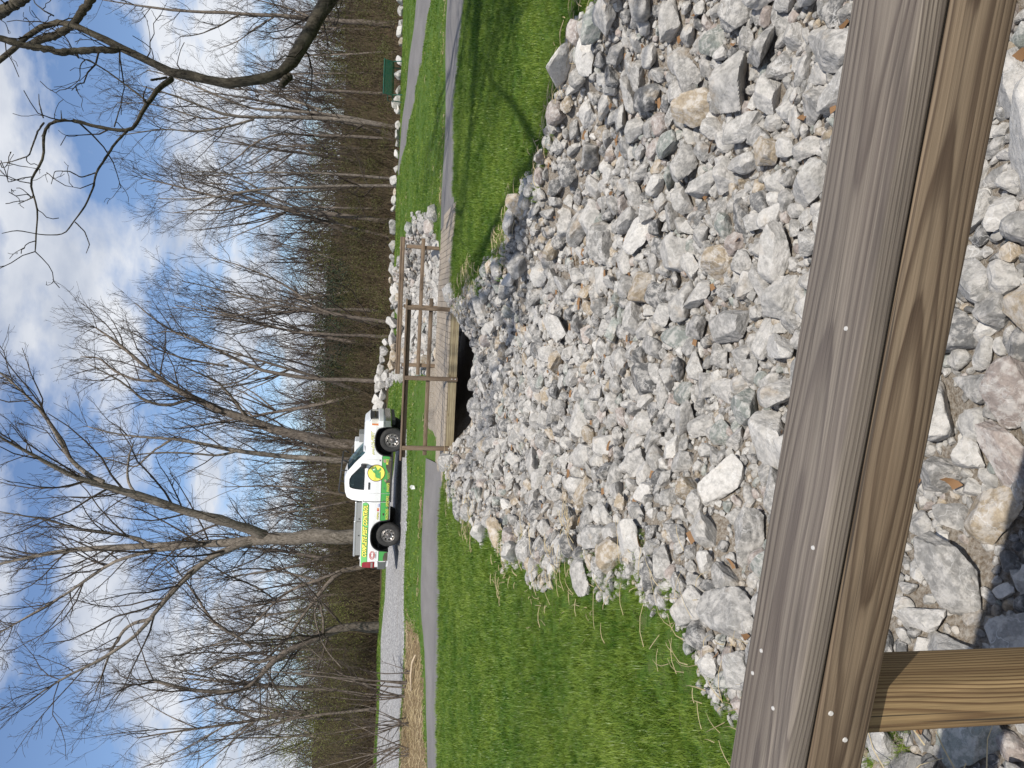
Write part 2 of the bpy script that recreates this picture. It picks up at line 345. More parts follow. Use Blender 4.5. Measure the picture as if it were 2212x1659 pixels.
def leaf_mat(name, a, b, trans=0.35, rough=0.5, inst=False):
    m, n, l, p, o = new_mat(name)
    g = n.new('ShaderNodeNewGeometry'); oi = n.new('ShaderNodeObjectInfo')
    big = noise(n, l, g.outputs['Position'], 0.8, 4.0, 0.6); sm = noise(n, l, g.outputs['Position'], 7.0, 3.0)
    f = M(n, l, 'ADD', M(n, l, 'MULTIPLY', big.outputs['Fac'], 0.75), M(n, l, 'MULTIPLY', sm.outputs['Fac'], 0.4))
    if inst: f = M(n, l, 'ADD', f, M(n, l, 'MULTIPLY', M(n, l, 'SUBTRACT', oi.outputs['Random'], 0.5), 0.28))
    c = ramp(n, l, f, [(0.38, a), (0.78, b)])
    l.new(c, p.inputs['Base Color']); p.inputs['Roughness'].default_value = rough; p.inputs['Specular IOR Level'].default_value = 0.35
    tr = n.new('ShaderNodeBsdfTranslucent'); l.new(c, tr.inputs['Color'])
    mx = n.new('ShaderNodeMixShader'); mx.inputs[0].default_value = trans
    l.new(p.outputs[0], mx.inputs[1]); l.new(tr.outputs[0], mx.inputs[2]); l.new(mx.outputs[0], o.inputs[0])
    return m
GRASS = leaf_mat('green_grass', (0.068, 0.158, 0.013), (0.265, 0.355, 0.055), 0.45, 0.38, True)
STRAW = leaf_mat('dry_straw', (0.38, 0.29, 0.15), (0.55, 0.46, 0.29), 0.25, 0.7)
OLIVE = leaf_mat('olive_underbrush_leaves', (0.055, 0.062, 0.018), (0.14, 0.135, 0.038), 0.3, 0.6)
BUD = leaf_mat('yellow_green_buds', (0.14, 0.16, 0.035), (0.24, 0.25, 0.07), 0.35, 0.6)
EVERG = leaf_mat('dark_evergreen', (0.014, 0.028, 0.014), (0.035, 0.055, 0.025), 0.1, 0.6)
DEADLEAF = leaf_mat('brown_dead_leaf', (0.20, 0.105, 0.045), (0.34, 0.20, 0.10), 0.2, 0.7)
CONCRETE = simple('pale_concrete', (0.46, 0.43, 0.37), 0.9, noise=0.18, nscale=9, bump=0.2)
NAILM = simple('galvanised_nail', (0.50, 0.48, 0.45), 0.6)
TREE_LIMBS = {
 'a': [
  [(-7.51,36,0.25,0.394),(-7.53,35.94,1.61,0.364),(-7.56,35.93,2.87,0.335),(-7.61,35.95,3.95,0.306),(-7.61,36,4.94,0.277),(-7.84,36.09,5.76,0.219),(-7.9,36.16,6.58,0.197),(-7.92,36.31,8.22,0.174),(-8.04,36.49,9.45,0.152),(-8.15,36.61,11.44,0.129),(-8.23,36.67,12.99,0.106),(-8.45,36.74,14.53,0.083),(-8.89,36.92,15.79,0.06),(-9.16,37.04,17.02,0.037)],
  [(-7.49,36,4.62,0.25),(-7.08,35.7,5.32,0.235),(-6.72,35.34,6.07,0.22),(-6.37,35.01,7.2,0.204),(-6.07,34.69,8.28,0.19),(-5.45,34.38,9.35,0.17),(-5.09,34.05,10.36,0.151),(-4.81,33.69,11.32,0.133),(-4.55,33.37,11.92,0.114),(-4.14,33.08,12.51,0.096),(-3.59,32.67,13.05,0.078),(-3.2,32.33,13.58,0.061),(-2.81,31.95,14.08,0.044),(-2.31,31.61,14.7,0.027)],
  [(-4.72,33.69,10.9,0.109),(-4.31,33.9,11.84,0.097),(-3.57,34.12,12.58,0.085),(-2.51,34.32,13.11,0.072),(-1.61,34.48,13.85,0.06),(-0.94,34.68,14.65,0.047),(-0.27,34.85,15.45,0.035),(0.02,35,16.09,0.022)],
  [(-7.74,36,4.94,0.161),(-7.94,35.74,6.1,0.149),(-8.4,35.59,7.01,0.137),(-9.01,35.41,7.66,0.125),(-9.59,35.11,8.19,0.113),(-10.26,34.91,8.72,0.102),(-10.82,34.66,9.01,0.09),(-11.46,34.45,9.53,0.079),(-12.15,34.24,10.4,0.068),(-12.48,33.95,11.15,0.057),(-12.9,33.73,12.12,0.046),(-13.25,33.51,12.72,0.035),(-13.76,33.34,13.32,0.025)],
  [(-7.86,36,7.35,0.098),(-8.3,36.32,9.78,0.088),(-8.6,36.56,11.09,0.078),(-9.49,36.83,12.24,0.067),(-10.47,37.07,13.45,0.057),(-11.23,37.42,14.71,0.046),(-12.3,37.74,16.33,0.035),(-12.76,38.13,17.11,0.024)],
  [(-8.04,36.49,9.45,0.082),(-7.53,36.28,10.58,0.071),(-7.32,36.07,11.67,0.061),(-7.1,35.79,12.71,0.051),(-6.64,35.54,13.74,0.041),(-6.45,35.35,14.75,0.031),(-6.17,35.08,15.78,0.022)],
  [(-10.82,34.66,9.01,0.086),(-11.31,35.28,10.23,0.071),(-12.66,35.93,11.07,0.056),(-13.87,36.54,11.53,0.04),(-14.95,37.16,12.01,0.023)],
  [(-5.97,34.69,8.66,0.086),(-5.68,35.32,9.9,0.071),(-5.03,35.91,10.63,0.056),(-3.95,36.57,10.79,0.04),(-3.32,37.14,10.74,0.023)],
 ],
 'b': [
  [(-11.57,35,-0.33,0.217),(-11.38,34.76,0.59,0.203),(-11.45,34.61,1.24,0.189),(-11.66,34.41,1.71,0.175),(-11.89,34.18,2.32,0.161),(-11.99,33.94,2.93,0.148),(-12.16,33.77,3.38,0.134),(-12.35,33.54,3.81,0.121),(-12.64,33.29,4.07,0.108),(-13.18,33.08,4.32,0.1),(-13.57,32.9,4.51,0.093),(-13.37,32.73,5.74,0.085),(-13.24,32.54,7.01,0.078),(-12.92,32.37,7.55,0.071),(-12.62,32.26,8.23,0.064)],
  [(-12.35,35,4.87,0.078),(-11.83,35.24,5.64,0.067),(-11.38,35.46,6.65,0.056),(-10.37,35.76,7.37,0.045),(-9.42,36.04,8.1,0.034),(-8.65,36.35,8.99,0.023)],
  [(-11.74,34.41,1.7,0.068),(-10.81,34.09,1.72,0.058),(-9.72,33.76,1.89,0.049),(-10.26,33.43,2.16,0.039),(-11.79,33.14,1.62,0.03),(-12.58,32.82,0.8,0.02)],
  [(-12.27,33.54,3.65,0.067),(-12.52,33.42,4.4,0.056),(-12.03,33.24,5.29,0.046),(-12.3,32.97,5.97,0.036),(-12.61,32.85,6.67,0.026),(-12.36,32.66,7.21,0.016)],
  [(-12.64,33.29,4.07,0.058),(-13.69,33.67,3.62,0.045),(-14.5,34,3.16,0.031),(-15.15,34.31,2.54,0.017)],
 ],
 'c': [
  [(-9.22,37,0.2,0.138),(-9.27,36.95,0.73,0.127),(-9.44,36.96,1.16,0.116),(-9.86,37.01,1.58,0.105),(-10.47,36.99,2.08,0.094),(-11.44,37.01,2.74,0.083),(-12.31,36.45,3.34,0.068),(-12.9,35.97,3.93,0.054),(-13.21,35.45,4.42,0.04),(-13.47,34.9,5.13,0.026)],
  [(-9.44,36.96,1.16,0.083),(-9.89,37.14,2.02,0.076),(-10.28,37.35,3.33,0.068),(-10.94,37.51,4.19,0.061),(-11.8,37.7,4.78,0.054),(-12.66,37.92,5.64,0.047),(-13.15,38.13,6.35,0.039),(-13.46,38.35,7.83,0.032),(-13.87,38.56,8.54,0.024)],
  [(-9.97,37.14,2.11,0.055),(-9.67,37.43,3.36,0.048),(-9.45,37.66,4.69,0.041),(-9.49,37.86,6,0.034),(-9.98,38.1,7.3,0.027),(-10.09,38.25,8.6,0.019)],
  [(-10.94,37.51,4.19,0.047),(-10.15,37.3,5.21,0.039),(-9.72,37.08,6.19,0.032),(-8.97,36.9,7.26,0.025),(-8.47,36.65,8.28,0.018)],
 ],
 'd': [
  [(-3.63,40,0.68,0.308),(-3.47,40.1,1.97,0.283),(-3.12,40.15,3.39,0.257),(-2.86,40.1,4.79,0.231),(-2.33,40.17,6.18,0.206),(-1.89,40.17,7.55,0.18),(-1.38,40.36,8.95,0.16),(-0.94,40.55,9.89,0.141),(-0.49,40.85,10.6,0.122),(0.14,41.02,11.38,0.102),(0.87,41.22,12.34,0.082),(1.78,41.42,13.31,0.062),(2.13,41.62,14.09,0.041)],
  [(-1.38,40.36,8.95,0.09),(-1.78,40.17,10.21,0.077),(-1.53,40.03,11.22,0.064),(-0.81,39.86,11.88,0.051),(-0.29,39.61,12.66,0.037),(0.21,39.35,13.59,0.024)],
  [(-0.49,40.85,10.6,0.081),(-0.54,41.19,11.93,0.068),(-0.11,41.53,13.1,0.054),(0.63,41.82,13.93,0.04),(0.59,42.29,14.97,0.026)],
  [(-2.33,40.17,6.18,0.08),(-1.02,39.74,7.06,0.065),(-0.38,39.41,7.64,0.051),(-0.04,39.11,8.45,0.038),(0.37,38.61,9.21,0.024)],
 ],
 'e': [
  [(-4.3,39,0.5,0.165),(-4.22,38.98,1.89,0.151),(-4.16,39.01,3.26,0.138),(-4.09,39.01,4.61,0.124),(-3.84,39,6.39,0.11),(-3.76,38.99,7.26,0.097),(-3.45,39.26,8.63,0.085),(-3.3,39.41,9.53,0.073),(-3.33,39.53,10.42,0.061),(-3.37,39.83,11.52,0.049),(-3.14,39.94,13.01,0.037),(-2.89,40.08,13.74,0.025)],
  [(-3.84,39,6.39,0.068),(-4.12,38.82,7.39,0.058),(-3.95,38.67,8.9,0.048),(-3.95,38.49,10.12,0.038),(-4.13,38.25,11.28,0.029),(-4.21,38.07,12.36,0.019)],
  [(-3.3,39.41,9.53,0.059),(-4.1,39.87,10.74,0.05),(-4.99,40.25,11.51,0.04),(-4.66,40.56,12.47,0.03),(-4.44,40.88,13.62,0.02)],
 ],
 'f': [
  [(-0.11,42,-0,0.125),(-0.12,41.97,1.69,0.118),(-0.12,41.86,3.16,0.11),(-0.01,41.83,4.13,0.103),(0.1,41.83,5.29,0.096),(0.17,41.89,6.06,0.088),(0.73,42.1,7.07,0.08),(1.19,42.31,8.06,0.071),(1.65,42.45,9.05,0.063),(1.81,42.61,10.02,0.054),(2.37,42.87,11.04,0.045),(3.04,43.14,12.06,0.036),(3.62,43.35,12.7,0.027)],
  [(0.41,42,7.6,0.068),(0.55,41.82,8.88,0.058),(0.7,41.57,9.74,0.049),(1.12,41.33,11.05,0.039),(1.83,41.04,11.88,0.03),(2.15,40.8,12.61,0.02)],
  [(0.17,41.89,6.06,0.047),(-0.35,41.71,6.77,0.038),(-0.68,41.36,7.82,0.029),(-0.53,41.1,8.87,0.02)],
  [(1.65,42.45,9.05,0.047),(2.12,42.77,10.07,0.039),(2.19,43.17,11.11,0.03),(1.96,43.38,11.91,0.022)],
 ],
 'g': [
  [(3.35,44,-1.37,0.12),(3.42,44.05,0.33,0.111),(3.57,43.92,1.38,0.102),(3.62,43.85,2.42,0.093),(4,44,3.47,0.072),(5,44.11,4.54,0.062),(5.49,44.26,5.59,0.052),(5.95,44.39,6.83,0.042),(6.42,44.6,8.18,0.032),(6.59,44.79,9.22,0.022)],
  [(3.61,43.85,2.52,0.071),(3.83,43.61,3.94,0.061),(3.93,43.41,5.43,0.051),(4.32,43.28,7.39,0.041),(4.73,43.1,8.82,0.031),(4.92,42.94,10.21,0.021)],
  [(3.93,43.41,5.43,0.049),(3.69,43.59,6.43,0.042),(3.23,43.8,7.63,0.035),(3.6,44.09,8.97,0.029),(3.98,44.34,10.02,0.022)],
 ],
 'h': [
  [(2.53,45,-0.13,0.101),(2.56,44.91,1.38,0.091),(2.51,44.92,3.49,0.082),(2.52,44.9,4.53,0.073),(2.9,45.08,5.8,0.063),(3.16,45.29,7.17,0.053),(3.42,45.51,8.75,0.043),(3.69,45.76,10.02,0.033),(3.86,46.02,11.29,0.023)],
  [(2.9,45.08,5.8,0.05),(2.51,44.79,6.77,0.041),(2.21,44.44,8.01,0.031),(2.55,44.1,9.14,0.022)],
 ],
 'i': [
  [(15.47,46,-0.55,0.149),(15.56,45.98,0.78,0.136),(15.62,46.01,1.88,0.123),(15.59,46.08,4.04,0.111),(15.41,46.03,6.15,0.098),(15.19,45.93,7.38,0.086),(14.96,45.67,8.77,0.087),(15.21,45.44,9.65,0.072),(15.44,45.19,10.6,0.057),(15.82,44.93,12.03,0.042),(15.89,44.63,13.11,0.028)],
  [(15.56,46,-0.32,0.114),(15.85,46.2,1.89,0.103),(16.04,46.44,4.08,0.092),(15.97,46.57,6.24,0.081),(15.94,46.86,7.55,0.07),(16.24,47.11,8.65,0.059),(16.99,47.46,10.11,0.068),(17.34,47.81,11.25,0.053),(18.09,48.16,12.72,0.039),(18.25,48.38,14.03,0.024)],
  [(15.08,45.93,7.38,0.068),(14.25,45.61,9.14,0.059),(13.79,45.3,10.57,0.05),(13.77,45,11.97,0.04),(13.32,44.64,13.21,0.031),(12.93,44.39,14.26,0.022)],
  [(14.96,45.67,8.77,0.057),(14.81,46,10.25,0.049),(15.3,46.32,11.76,0.04),(15.69,46.7,13.48,0.032),(15.66,47.12,15.2,0.023)],
  [(16.21,46.44,3.55,0.081),(16.59,46.6,4.76,0.068),(16.83,46.92,5.66,0.055),(17.32,47.1,6.99,0.042),(18.14,47.42,7.71,0.029)],
 ],
 'j': [
  [(9.95,47,0.81,0.152),(9.99,46.96,1.7,0.141),(10,46.92,2.81,0.131),(10.15,46.95,3.91,0.12),(10.18,47,5.01,0.11),(10.3,46.99,6.3,0.099),(10.36,47.28,7.74,0.088),(10.6,47.43,9.36,0.077),(10.87,47.53,10.44,0.065),(11.14,47.64,11.52,0.053),(11.29,47.72,12.58,0.042),(11.54,47.85,13.86,0.03)],
  [(10.17,47,4.46,0.064),(10.7,46.72,6.07,0.056),(10.91,46.55,7.12,0.047),(11.24,46.2,8.63,0.039),(11.04,45.92,10.11,0.031),(11.32,45.84,11.51,0.023)],
  [(10.36,47.28,7.74,0.059),(9.87,47.64,9.38,0.047),(9.95,48,10.72,0.036),(9.7,48.44,12.29,0.024)],
 ],
 'k': [
  [(11.37,44,-0.76,0.098),(11.26,44,0.62,0.093),(11.15,43.94,1.66,0.087),(10.86,43.93,3.71,0.082),(10.7,43.89,5.22,0.076),(10.57,43.85,6.71,0.071),(10.25,44.1,7.73,0.055),(10.01,44.33,8.75,0.044),(9.71,44.63,10.77,0.033),(9.74,44.81,12.17,0.022)],
  [(10.57,43.85,6.71,0.044),(11.05,43.62,7.88,0.036),(11.15,43.29,9.08,0.029),(10.86,43.02,10.43,0.021)],
 ],
 'l': [
  [(23.63,50,0.25,0.186),(23.52,50.08,1.68,0.172),(23.47,50.13,2.87,0.157),(23.39,50.04,4.62,0.142),(23.33,50.03,6.34,0.127),(23.16,50,8.04,0.112),(23.07,50.17,10.31,0.096),(22.96,50.29,12.55,0.08),(22.92,50.39,14.1,0.064),(23.13,50.6,15.9,0.048),(23.26,50.8,17.46,0.032)],
  [(23.02,50,9.16,0.056),(21.94,49.47,10.14,0.045),(20.99,48.97,11.31,0.034),(20.53,48.48,12.25,0.024)],
  [(23.25,50.03,6.91,0.056),(22.41,50.49,8.32,0.046),(21.64,50.93,9.38,0.036),(21.36,51.42,10.49,0.026)],
  [(23.48,50.04,4.85,0.075),(24.06,50.4,6.3,0.058),(24.38,50.69,7.73,0.042),(24.7,50.98,9.16,0.025)],
 ],
 'm': [
  [(14.72,46,1.19,0.086),(14.59,45.99,2.6,0.08),(14.46,45.99,3.99,0.074),(14.44,45.84,5.04,0.068),(14.32,45.69,6.07,0.062),(13.92,45.96,7.13,0.053),(13.17,46.29,7.99,0.043),(12.42,46.58,8.74,0.033),(11.96,46.84,9.82,0.023)],
  [(14.46,45.99,4.53,0.034),(13.68,44.9,5.03,0.017)],
 ],
 'n': [
  [(12.06,45,0.65,0.078),(12.01,44.97,2.25,0.071),(11.99,44.99,3.83,0.063),(11.8,45.01,5.38,0.056),(11.9,45.31,6.97,0.048),(11.63,45.53,8.22,0.04),(11.47,45.76,9.58,0.031),(11.49,45.96,11.14,0.023)],
 ],
 'z': [
  [(6.28,12,0.63,0.121),(5.96,11.95,0.84,0.116),(5.68,11.87,0.99,0.11),(5.35,11.81,1.11,0.105),(5.05,11.75,1.2,0.1),(4.76,11.69,1.32,0.095),(4.56,11.62,1.42,0.09),(4.41,11.53,1.61,0.085),(4.28,11.46,1.86,0.08),(4.27,11.53,2.13,0.076),(4.33,11.6,2.4,0.072),(4.38,11.67,2.75,0.068),(4.38,11.75,3.08,0.064),(4.5,11.85,3.24,0.059),(4.69,11.93,3.52,0.057),(4.81,11.99,3.87,0.055),(4.98,12.1,4.24,0.052),(5.18,12.2,4.56,0.05),(5.26,12.29,4.75,0.048),(5.32,12.34,4.92,0.044),(5.25,12.38,5.09,0.042),(5,12.44,5.31,0.041),(4.84,12.51,5.51,0.04),(4.64,12.57,5.73,0.038),(4.44,12.62,5.97,0.037)],
  [(4.78,11.99,3.9,0.051),(4.74,11.96,3.98,0.05),(4.73,11.94,4.18,0.049),(4.66,11.93,4.42,0.049),(4.6,11.89,4.63,0.048),(4.62,11.85,4.86,0.047),(4.62,11.83,5.04,0.046),(4.64,11.81,5.23,0.045),(4.68,11.79,5.38,0.044),(4.7,11.74,5.57,0.043)],
  [(5.74,12,4.13,0.058),(5.5,12.08,4.33,0.057),(5.31,12.16,4.48,0.057),(5.18,12.22,4.6,0.056),(5.06,12.32,4.81,0.055),(4.97,12.41,5.09,0.054),(4.88,12.5,5.33,0.053)],
  [(5.44,12,5.12,0.072),(5.4,12.27,5.42,0.073),(5.36,12.55,5.75,0.074),(5.36,12.8,6.01,0.074)],
  [(4.33,11.75,3.07,0.046),(4.16,11.56,3.13,0.04),(3.92,11.35,3.21,0.035),(3.59,11.16,3.29,0.03),(3.28,10.95,3.31,0.025),(3.25,10.94,3.49,0.024),(3.28,10.92,3.79,0.023),(3.34,10.93,4.07,0.022),(3.34,10.92,4.22,0.02),(3.25,10.91,4.42,0.019),(2.98,10.87,4.4,0.018),(2.77,10.84,4.37,0.016),(2.57,10.83,4.45,0.015),(2.48,10.82,4.55,0.014),(2.29,10.79,4.47,0.012),(2.1,10.78,4.4,0.011),(1.85,10.74,4.39,0.01),(1.51,10.72,4.39,0.008)],
  [(3.26,10.94,3.4,0.019),(3.11,10.87,3.49,0.017),(2.86,10.79,3.59,0.016),(2.6,10.7,3.69,0.014),(2.39,10.63,3.68,0.012),(2.1,10.58,3.77,0.011),(1.89,10.49,3.86,0.009),(1.7,10.41,3.93,0.008),(1.67,10.35,4.18,0.006),(1.69,10.19,4.39,0.006),(1.61,10.05,4.49,0.004)],
  [(3.85,11.35,3.3,0.015),(4.04,11.54,3.53,0.013),(4.31,11.71,3.89,0.011),(4.56,11.88,4.28,0.009),(4.47,11.99,4.41,0.008),(4.31,12.07,4.41,0.006),(4.22,12.16,4.57,0.005)],
  [(3.31,10.94,3.56,0.01),(3.59,11.11,3.56,0.007),(3.81,11.27,3.57,0.004)],
  [(3.26,10.91,4.42,0.013),(3.16,11.02,4.54,0.011),(2.85,11.09,4.66,0.009),(2.77,11.18,4.92,0.007),(2.77,11.3,5.1,0.005)],
  [(2.6,10.7,3.69,0.009),(2.5,10.61,3.83,0.008),(2.55,10.52,3.94,0.007),(2.51,10.41,4.07,0.005),(2.32,10.32,4.07,0.004)],
  [(2.24,10.79,4.45,0.009),(2.21,11.2,4.82,0.004)],
  [(3.34,10.92,4.21,0.008),(3.55,11.23,4.34,0.004)],
  [(3.33,10.91,4.43,0.01),(3.57,11.07,4.55,0.007),(3.75,11.24,4.63,0.004)],
  [(1.89,10.49,3.84,0.008),(1.79,10.57,3.75,0.007),(1.64,10.67,3.72,0.006),(1.54,10.79,3.8,0.004)],
  [(5.32,12.34,4.92,0.012),(5.44,12.48,5.11,0.01),(5.6,12.63,5.3,0.008),(5.81,12.75,5.41,0.006)],
  [(4.35,11.75,3.14,0.018),(4.29,11.68,3.23,0.017),(4.22,11.56,3.29,0.016)],
  [(4.51,11.62,1.37,0.052),(4.39,11.53,1.44,0.048),(4.29,11.42,1.46,0.044)],
 ],
}
# ------------------------------------------------------------------ terrain
NE = Vector((0.9945, -0.1045, 0)).normalized()      # along the far footbridge
NN = Vector((0.1045, 0.9945, 0)).normalized()       # across it
def fb(s, d, z=0.0): return Vector((NE.x*s + NN.x*d, NE.y*s + NN.y*d, z))
def pts(*a): a = np.array(a, float); return a[:, 0], a[:, 1]
XL = pts((-3, -1.9), (0, -1.75), (2.5, -1.5), (3.8, -1.45), (5, -1.25), (6.6, -1.6), (7.4, -1.9), (9.3, -2.2), (13, -2.4), (15.5, -2.4), (17, -1.9), (20.2, -1.2), (20.8, .15), (22, .25), (30, .1), (39, -.4))
XR = pts((-3, 5), (0, 4.6), (3, 4.0), (6.4, 3.5), (7.7, 3.2), (8.5, 2.65), (9.6, 2.25), (11, 1.9), (13.5, 1.7), (16, 1.75), (17, 1.9), (20.5, 3.7), (21.2, 4.0), (23, 5.1), (28, 6.1), (37, 5.4), (39, 5.4))
def xl(y): return np.interp(y, *XL) + 0.10*np.sin(np.asarray(y)*3.1) + .06*np.sin(np.asarray(y)*7.7)
def xr(y): return np.interp(y, *XR) + 0.10*np.sin(np.asarray(y)*2.7+1) + .06*np.sin(np.asarray(y)*6.3)
LP = pts((-6, -2.1), (2.5, -2.0), (7, -1.86), (12, -1.77), (18.8, -1.755), (21.5, -1.28), (26, -1.19), (32, -.84), (36, -.8), (40, -.85), (46, -.9), (70, 1.2), (110, 4.5), (200, 10), (500, 16))
RP = pts((-6, -2.1), (2.5, -2.02), (7, -1.9), (12, -1.77), (20, -1.752), (38, -.97), (39.2, -1.1), (40.6, -2.5), (43, -2.4), (45.5, -1.3), (48, -.9), (70, 1.2), (110, 4.5), (200, 10), (500, 16))
def inside(x, y):
    d = np.minimum(x-xl(y), xr(y)-x)
    return np.where((y < 39), d, -1.0)
def G(x, y):
    x = np.asarray(x, float); y = np.asarray(y, float)
    w = smooth01((x+1.5)/4.5)
    z = np.interp(y, *LP)*(1-w) + np.interp(y, *RP)*w
    dep = np.interp(y, [0, 3, 8, 15, 17, 21, 30, 38.5, 39], [.30, .36, .42, .46, .62, .8, .85, .6, 0])
    z = z - dep*smooth01(np.clip(inside(x, y), 0, None)/1.1)
    z = z + 0.025*np.sin(x*1.3+y*.7) + .02*np.sin(x*.6-y*1.9)*np.clip(y/10, 0, 1)
    far = np.clip((y-50)/60, 0, 1); z = z + far*(1.4*np.sin(x*.05+1)+.9*np.sin(x*.11+y*.06))
    return z
PYL = pts((-40, 13), (-8.4, 16.1), (-5.2, 17.2), (-2.0, 17.5), (4.2, 17.3), (6.85, 17.4), (8.6, 16.9), (14, 15.6), (40, 12))
PYU = pts((-40, 15.6), (-9.7, 18.6), (-6.2, 20.1), (-2.3, 20.4), (4.85, 20.25), (8.1, 20.7), (11.1, 21.3), (40, 22))
def on_path(x, y, m=0.0): return (y > np.interp(x, *PYL)-m) & (y < np.interp(x, *PYU)+m)
FPN = [(17.5, 16.5), (14.2, 21.5), (12.9, 24.7), (12.0, 28.0), (11.1, 32.0), (10.4, 35.0), (10.2, 37.4)]   # far path, near/left edge
FPF = [(22.0, 18.5), (18.6, 25.5), (16.1, 31.0), (14.5, 34.0), (13.0, 36.2), (12.0, 37.4), (10.9, 38.0)]
def strip_pts(a, b, n):
    def rs(p):
        p = np.array(p, float); d = np.concatenate([[0], np.cumsum(np.linalg.norm(np.diff(p, axis=0), axis=1))]); t = np.linspace(0, d[-1], n)
        return np.stack([np.interp(t, d, p[:, 0]), np.interp(t, d, p[:, 1])], 1)
    return rs(a), rs(b)
FA, FB_ = strip_pts(FPN, FPF, 40)
def on_far_path(x, y, m=0.0):
    yy = np.clip(y, 16.5, 38)
    i = np.argsort(FA[:, 1]); j = np.argsort(FB_[:, 1])
    a = np.interp(yy, FA[i, 1], FA[i, 0]); b = np.interp(yy, FB_[j, 1], FB_[j, 0])
    return (x > a-m) & (x < b+m) & (y > 16.5) & (y < 38)
def drive_near(x): return np.interp(x, [-60, -25, -8, -3, -1.0], [19.6, 20.6, 22.4, 23.6, 24.6])
def on_drive(x, y, m=0.0):
    far = np.interp(x, [-60, -20, -6, -3, -1.0], [33, 32.5, 31.5, 29.0, 26.2])
    return (y > drive_near(x)-m) & (y < far+m) & (x < -1.0+m)
def litter(x, y):
    lim = np.where(x < 0, 35.2 + 0.4*np.sin(x*.9), 39.4)
    return smooth01((y-lim)/.9+.5)
def dry_zone(x, y):
    d = smooth01((-6.2-x)/1.5)*smooth01((y-np.interp(x, *PYU)-.05)/.35)*smooth01((drive_near(x)-.15-y)/.5)
    e = (.35+.45*np.sin(x*2.1)*np.sin(x*.83+1))*smooth01(1-np.abs(y-np.interp(x, *PYU)-.12)/.30)*(np.abs(x) < 16)
    r = 0.5*np.clip(1-np.abs(inside(x, y)+.05)/.3, 0, 1)
    return np.clip(np.maximum(np.maximum(d, e), r), 0, 1)
gx = np.concatenate([np.linspace(-260, -34, 26), np.linspace(-32, -9, 47), np.arange(-8.6, 8.7, 0.16), np.linspace(9, 34, 48), np.linspace(37, 260, 26)])
gy = np.concatenate([np.linspace(-30, -4, 8), np.arange(-3, 24, 0.17), np.linspace(24.3, 50, 72), np.linspace(52, 140, 50), np.linspace(150, 520, 22)])
X, Y = np.meshgrid(gx, gy)
Z = G(X, Y)
Z = Z - 0.05*(on_path(X, Y, -.12) | on_far_path(X, Y, -.25) | on_drive(X, Y, -.25))
nx, ny = len(gx), len(gy)
idx = np.arange(nx*ny).reshape(ny, nx)
quads = np.stack([idx[:-1, :-1], idx[:-1, 1:], idx[1:, 1:], idx[1:, :-1]], -1).reshape(-1, 4)
zone = np.stack([dry_zone(X, Y), litter(X, Y), smooth01(inside(X, Y)/.25+.5), np.ones_like(X)], -1).reshape(-1, 4)
g = obj_np('ground', np.stack([X, Y, Z], -1).reshape(-1, 3), [quads], GROUND, None, True, {'zone': ('FLOAT_COLOR', zone)})
tag(g, kind='structure')
def sheet(name, A, B, m, mat, lift):
    n = len(A); t = np.linspace(0, 1, m)[None, :, None]
    P = np.asarray(A)[:, None, :]*(1-t) + np.asarray(B)[:, None, :]*t
    z = G(P[..., 0], P[..., 1]) + lift
    z[:, 0] -= 0.05; z[:, -1] -= 0.05
    i = np.arange(n*m).reshape(n, m)
    q = np.stack([i[:-1, :-1], i[1:, :-1], i[1:, 1:], i[:-1, 1:]], -1).reshape(-1, 4)
    o = obj_np(name, np.concatenate([P, z[..., None]], -1).reshape(-1, 3), [q], mat, None, True)
    return tag(o, kind='structure')
for x0, x1 in ((-45, -2.1), (4.08, 45)):
    xs = np.linspace(x0, x1, 120); wob = .05*np.sin(xs*2.3)+.03*np.sin(xs*6.1)
    A = np.stack([xs, np.interp(xs, *PYL)+wob], 1); B = np.stack([xs, np.interp(xs, *PYU)-wob*.7], 1)
    sheet('asphalt_path', A, B, 14, ASPHALT, 0.018)
sheet('asphalt_path', FA, FB_, 10, ASPHALT, 0.02)
xs = np.linspace(-60, -1.6, 200); wob = .10*np.sin(xs*1.9)+.06*np.sin(xs*5.3)
far = np.interp(xs, [-60, -20, -6, -3, -1.0], [33, 32.5, 31.5, 29.0, 26.2])
sheet('gravel_drive', np.stack([xs, drive_near(xs)+wob], 1), np.stack([xs, far-wob], 1), 24, GRAVEL, 0.03)

# ------------------------------------------------------------------ bridges
def board(name, parent, L, W, T, center, xdir, zdir, mat, bev=0.0, me=None):
    """L along xdir, T along zdir (thickness), W the third way"""
    if me is None:
        bm = box_bm(L, W, T, bev, 2 if bev > .003 else 1); o = bm_obj(name, bm, mat, parent)
        if bev > 0:
            for p in o.data.polygons: p.use_smooth = True
            try: o.data.set_sharp_from_angle(angle=math.radians(50))
            except Exception: pass
    else: o = obj_me(name, me, parent)
    frame_m(o, center, xdir, zdir)
    return o
def nail(parent, p, nrm, r=0.0055, h=0.002, inv=None):
    bm = bmesh.new(); bmesh.ops.create_cone(bm, cap_ends=True, segments=9, radius1=r, radius2=r*.8, depth=h)
    o = bm_obj('nail', bm, NAILM)
    q = Vector(nrm).to_track_quat('Z', 'Y').to_matrix().to_4x4(); q.translation = Vector(p)
    o.parent = parent; o.matrix_parent_inverse = Matrix.Identity(4)
    o.matrix_local = LM[parent.name].inverted() @ q
    return o
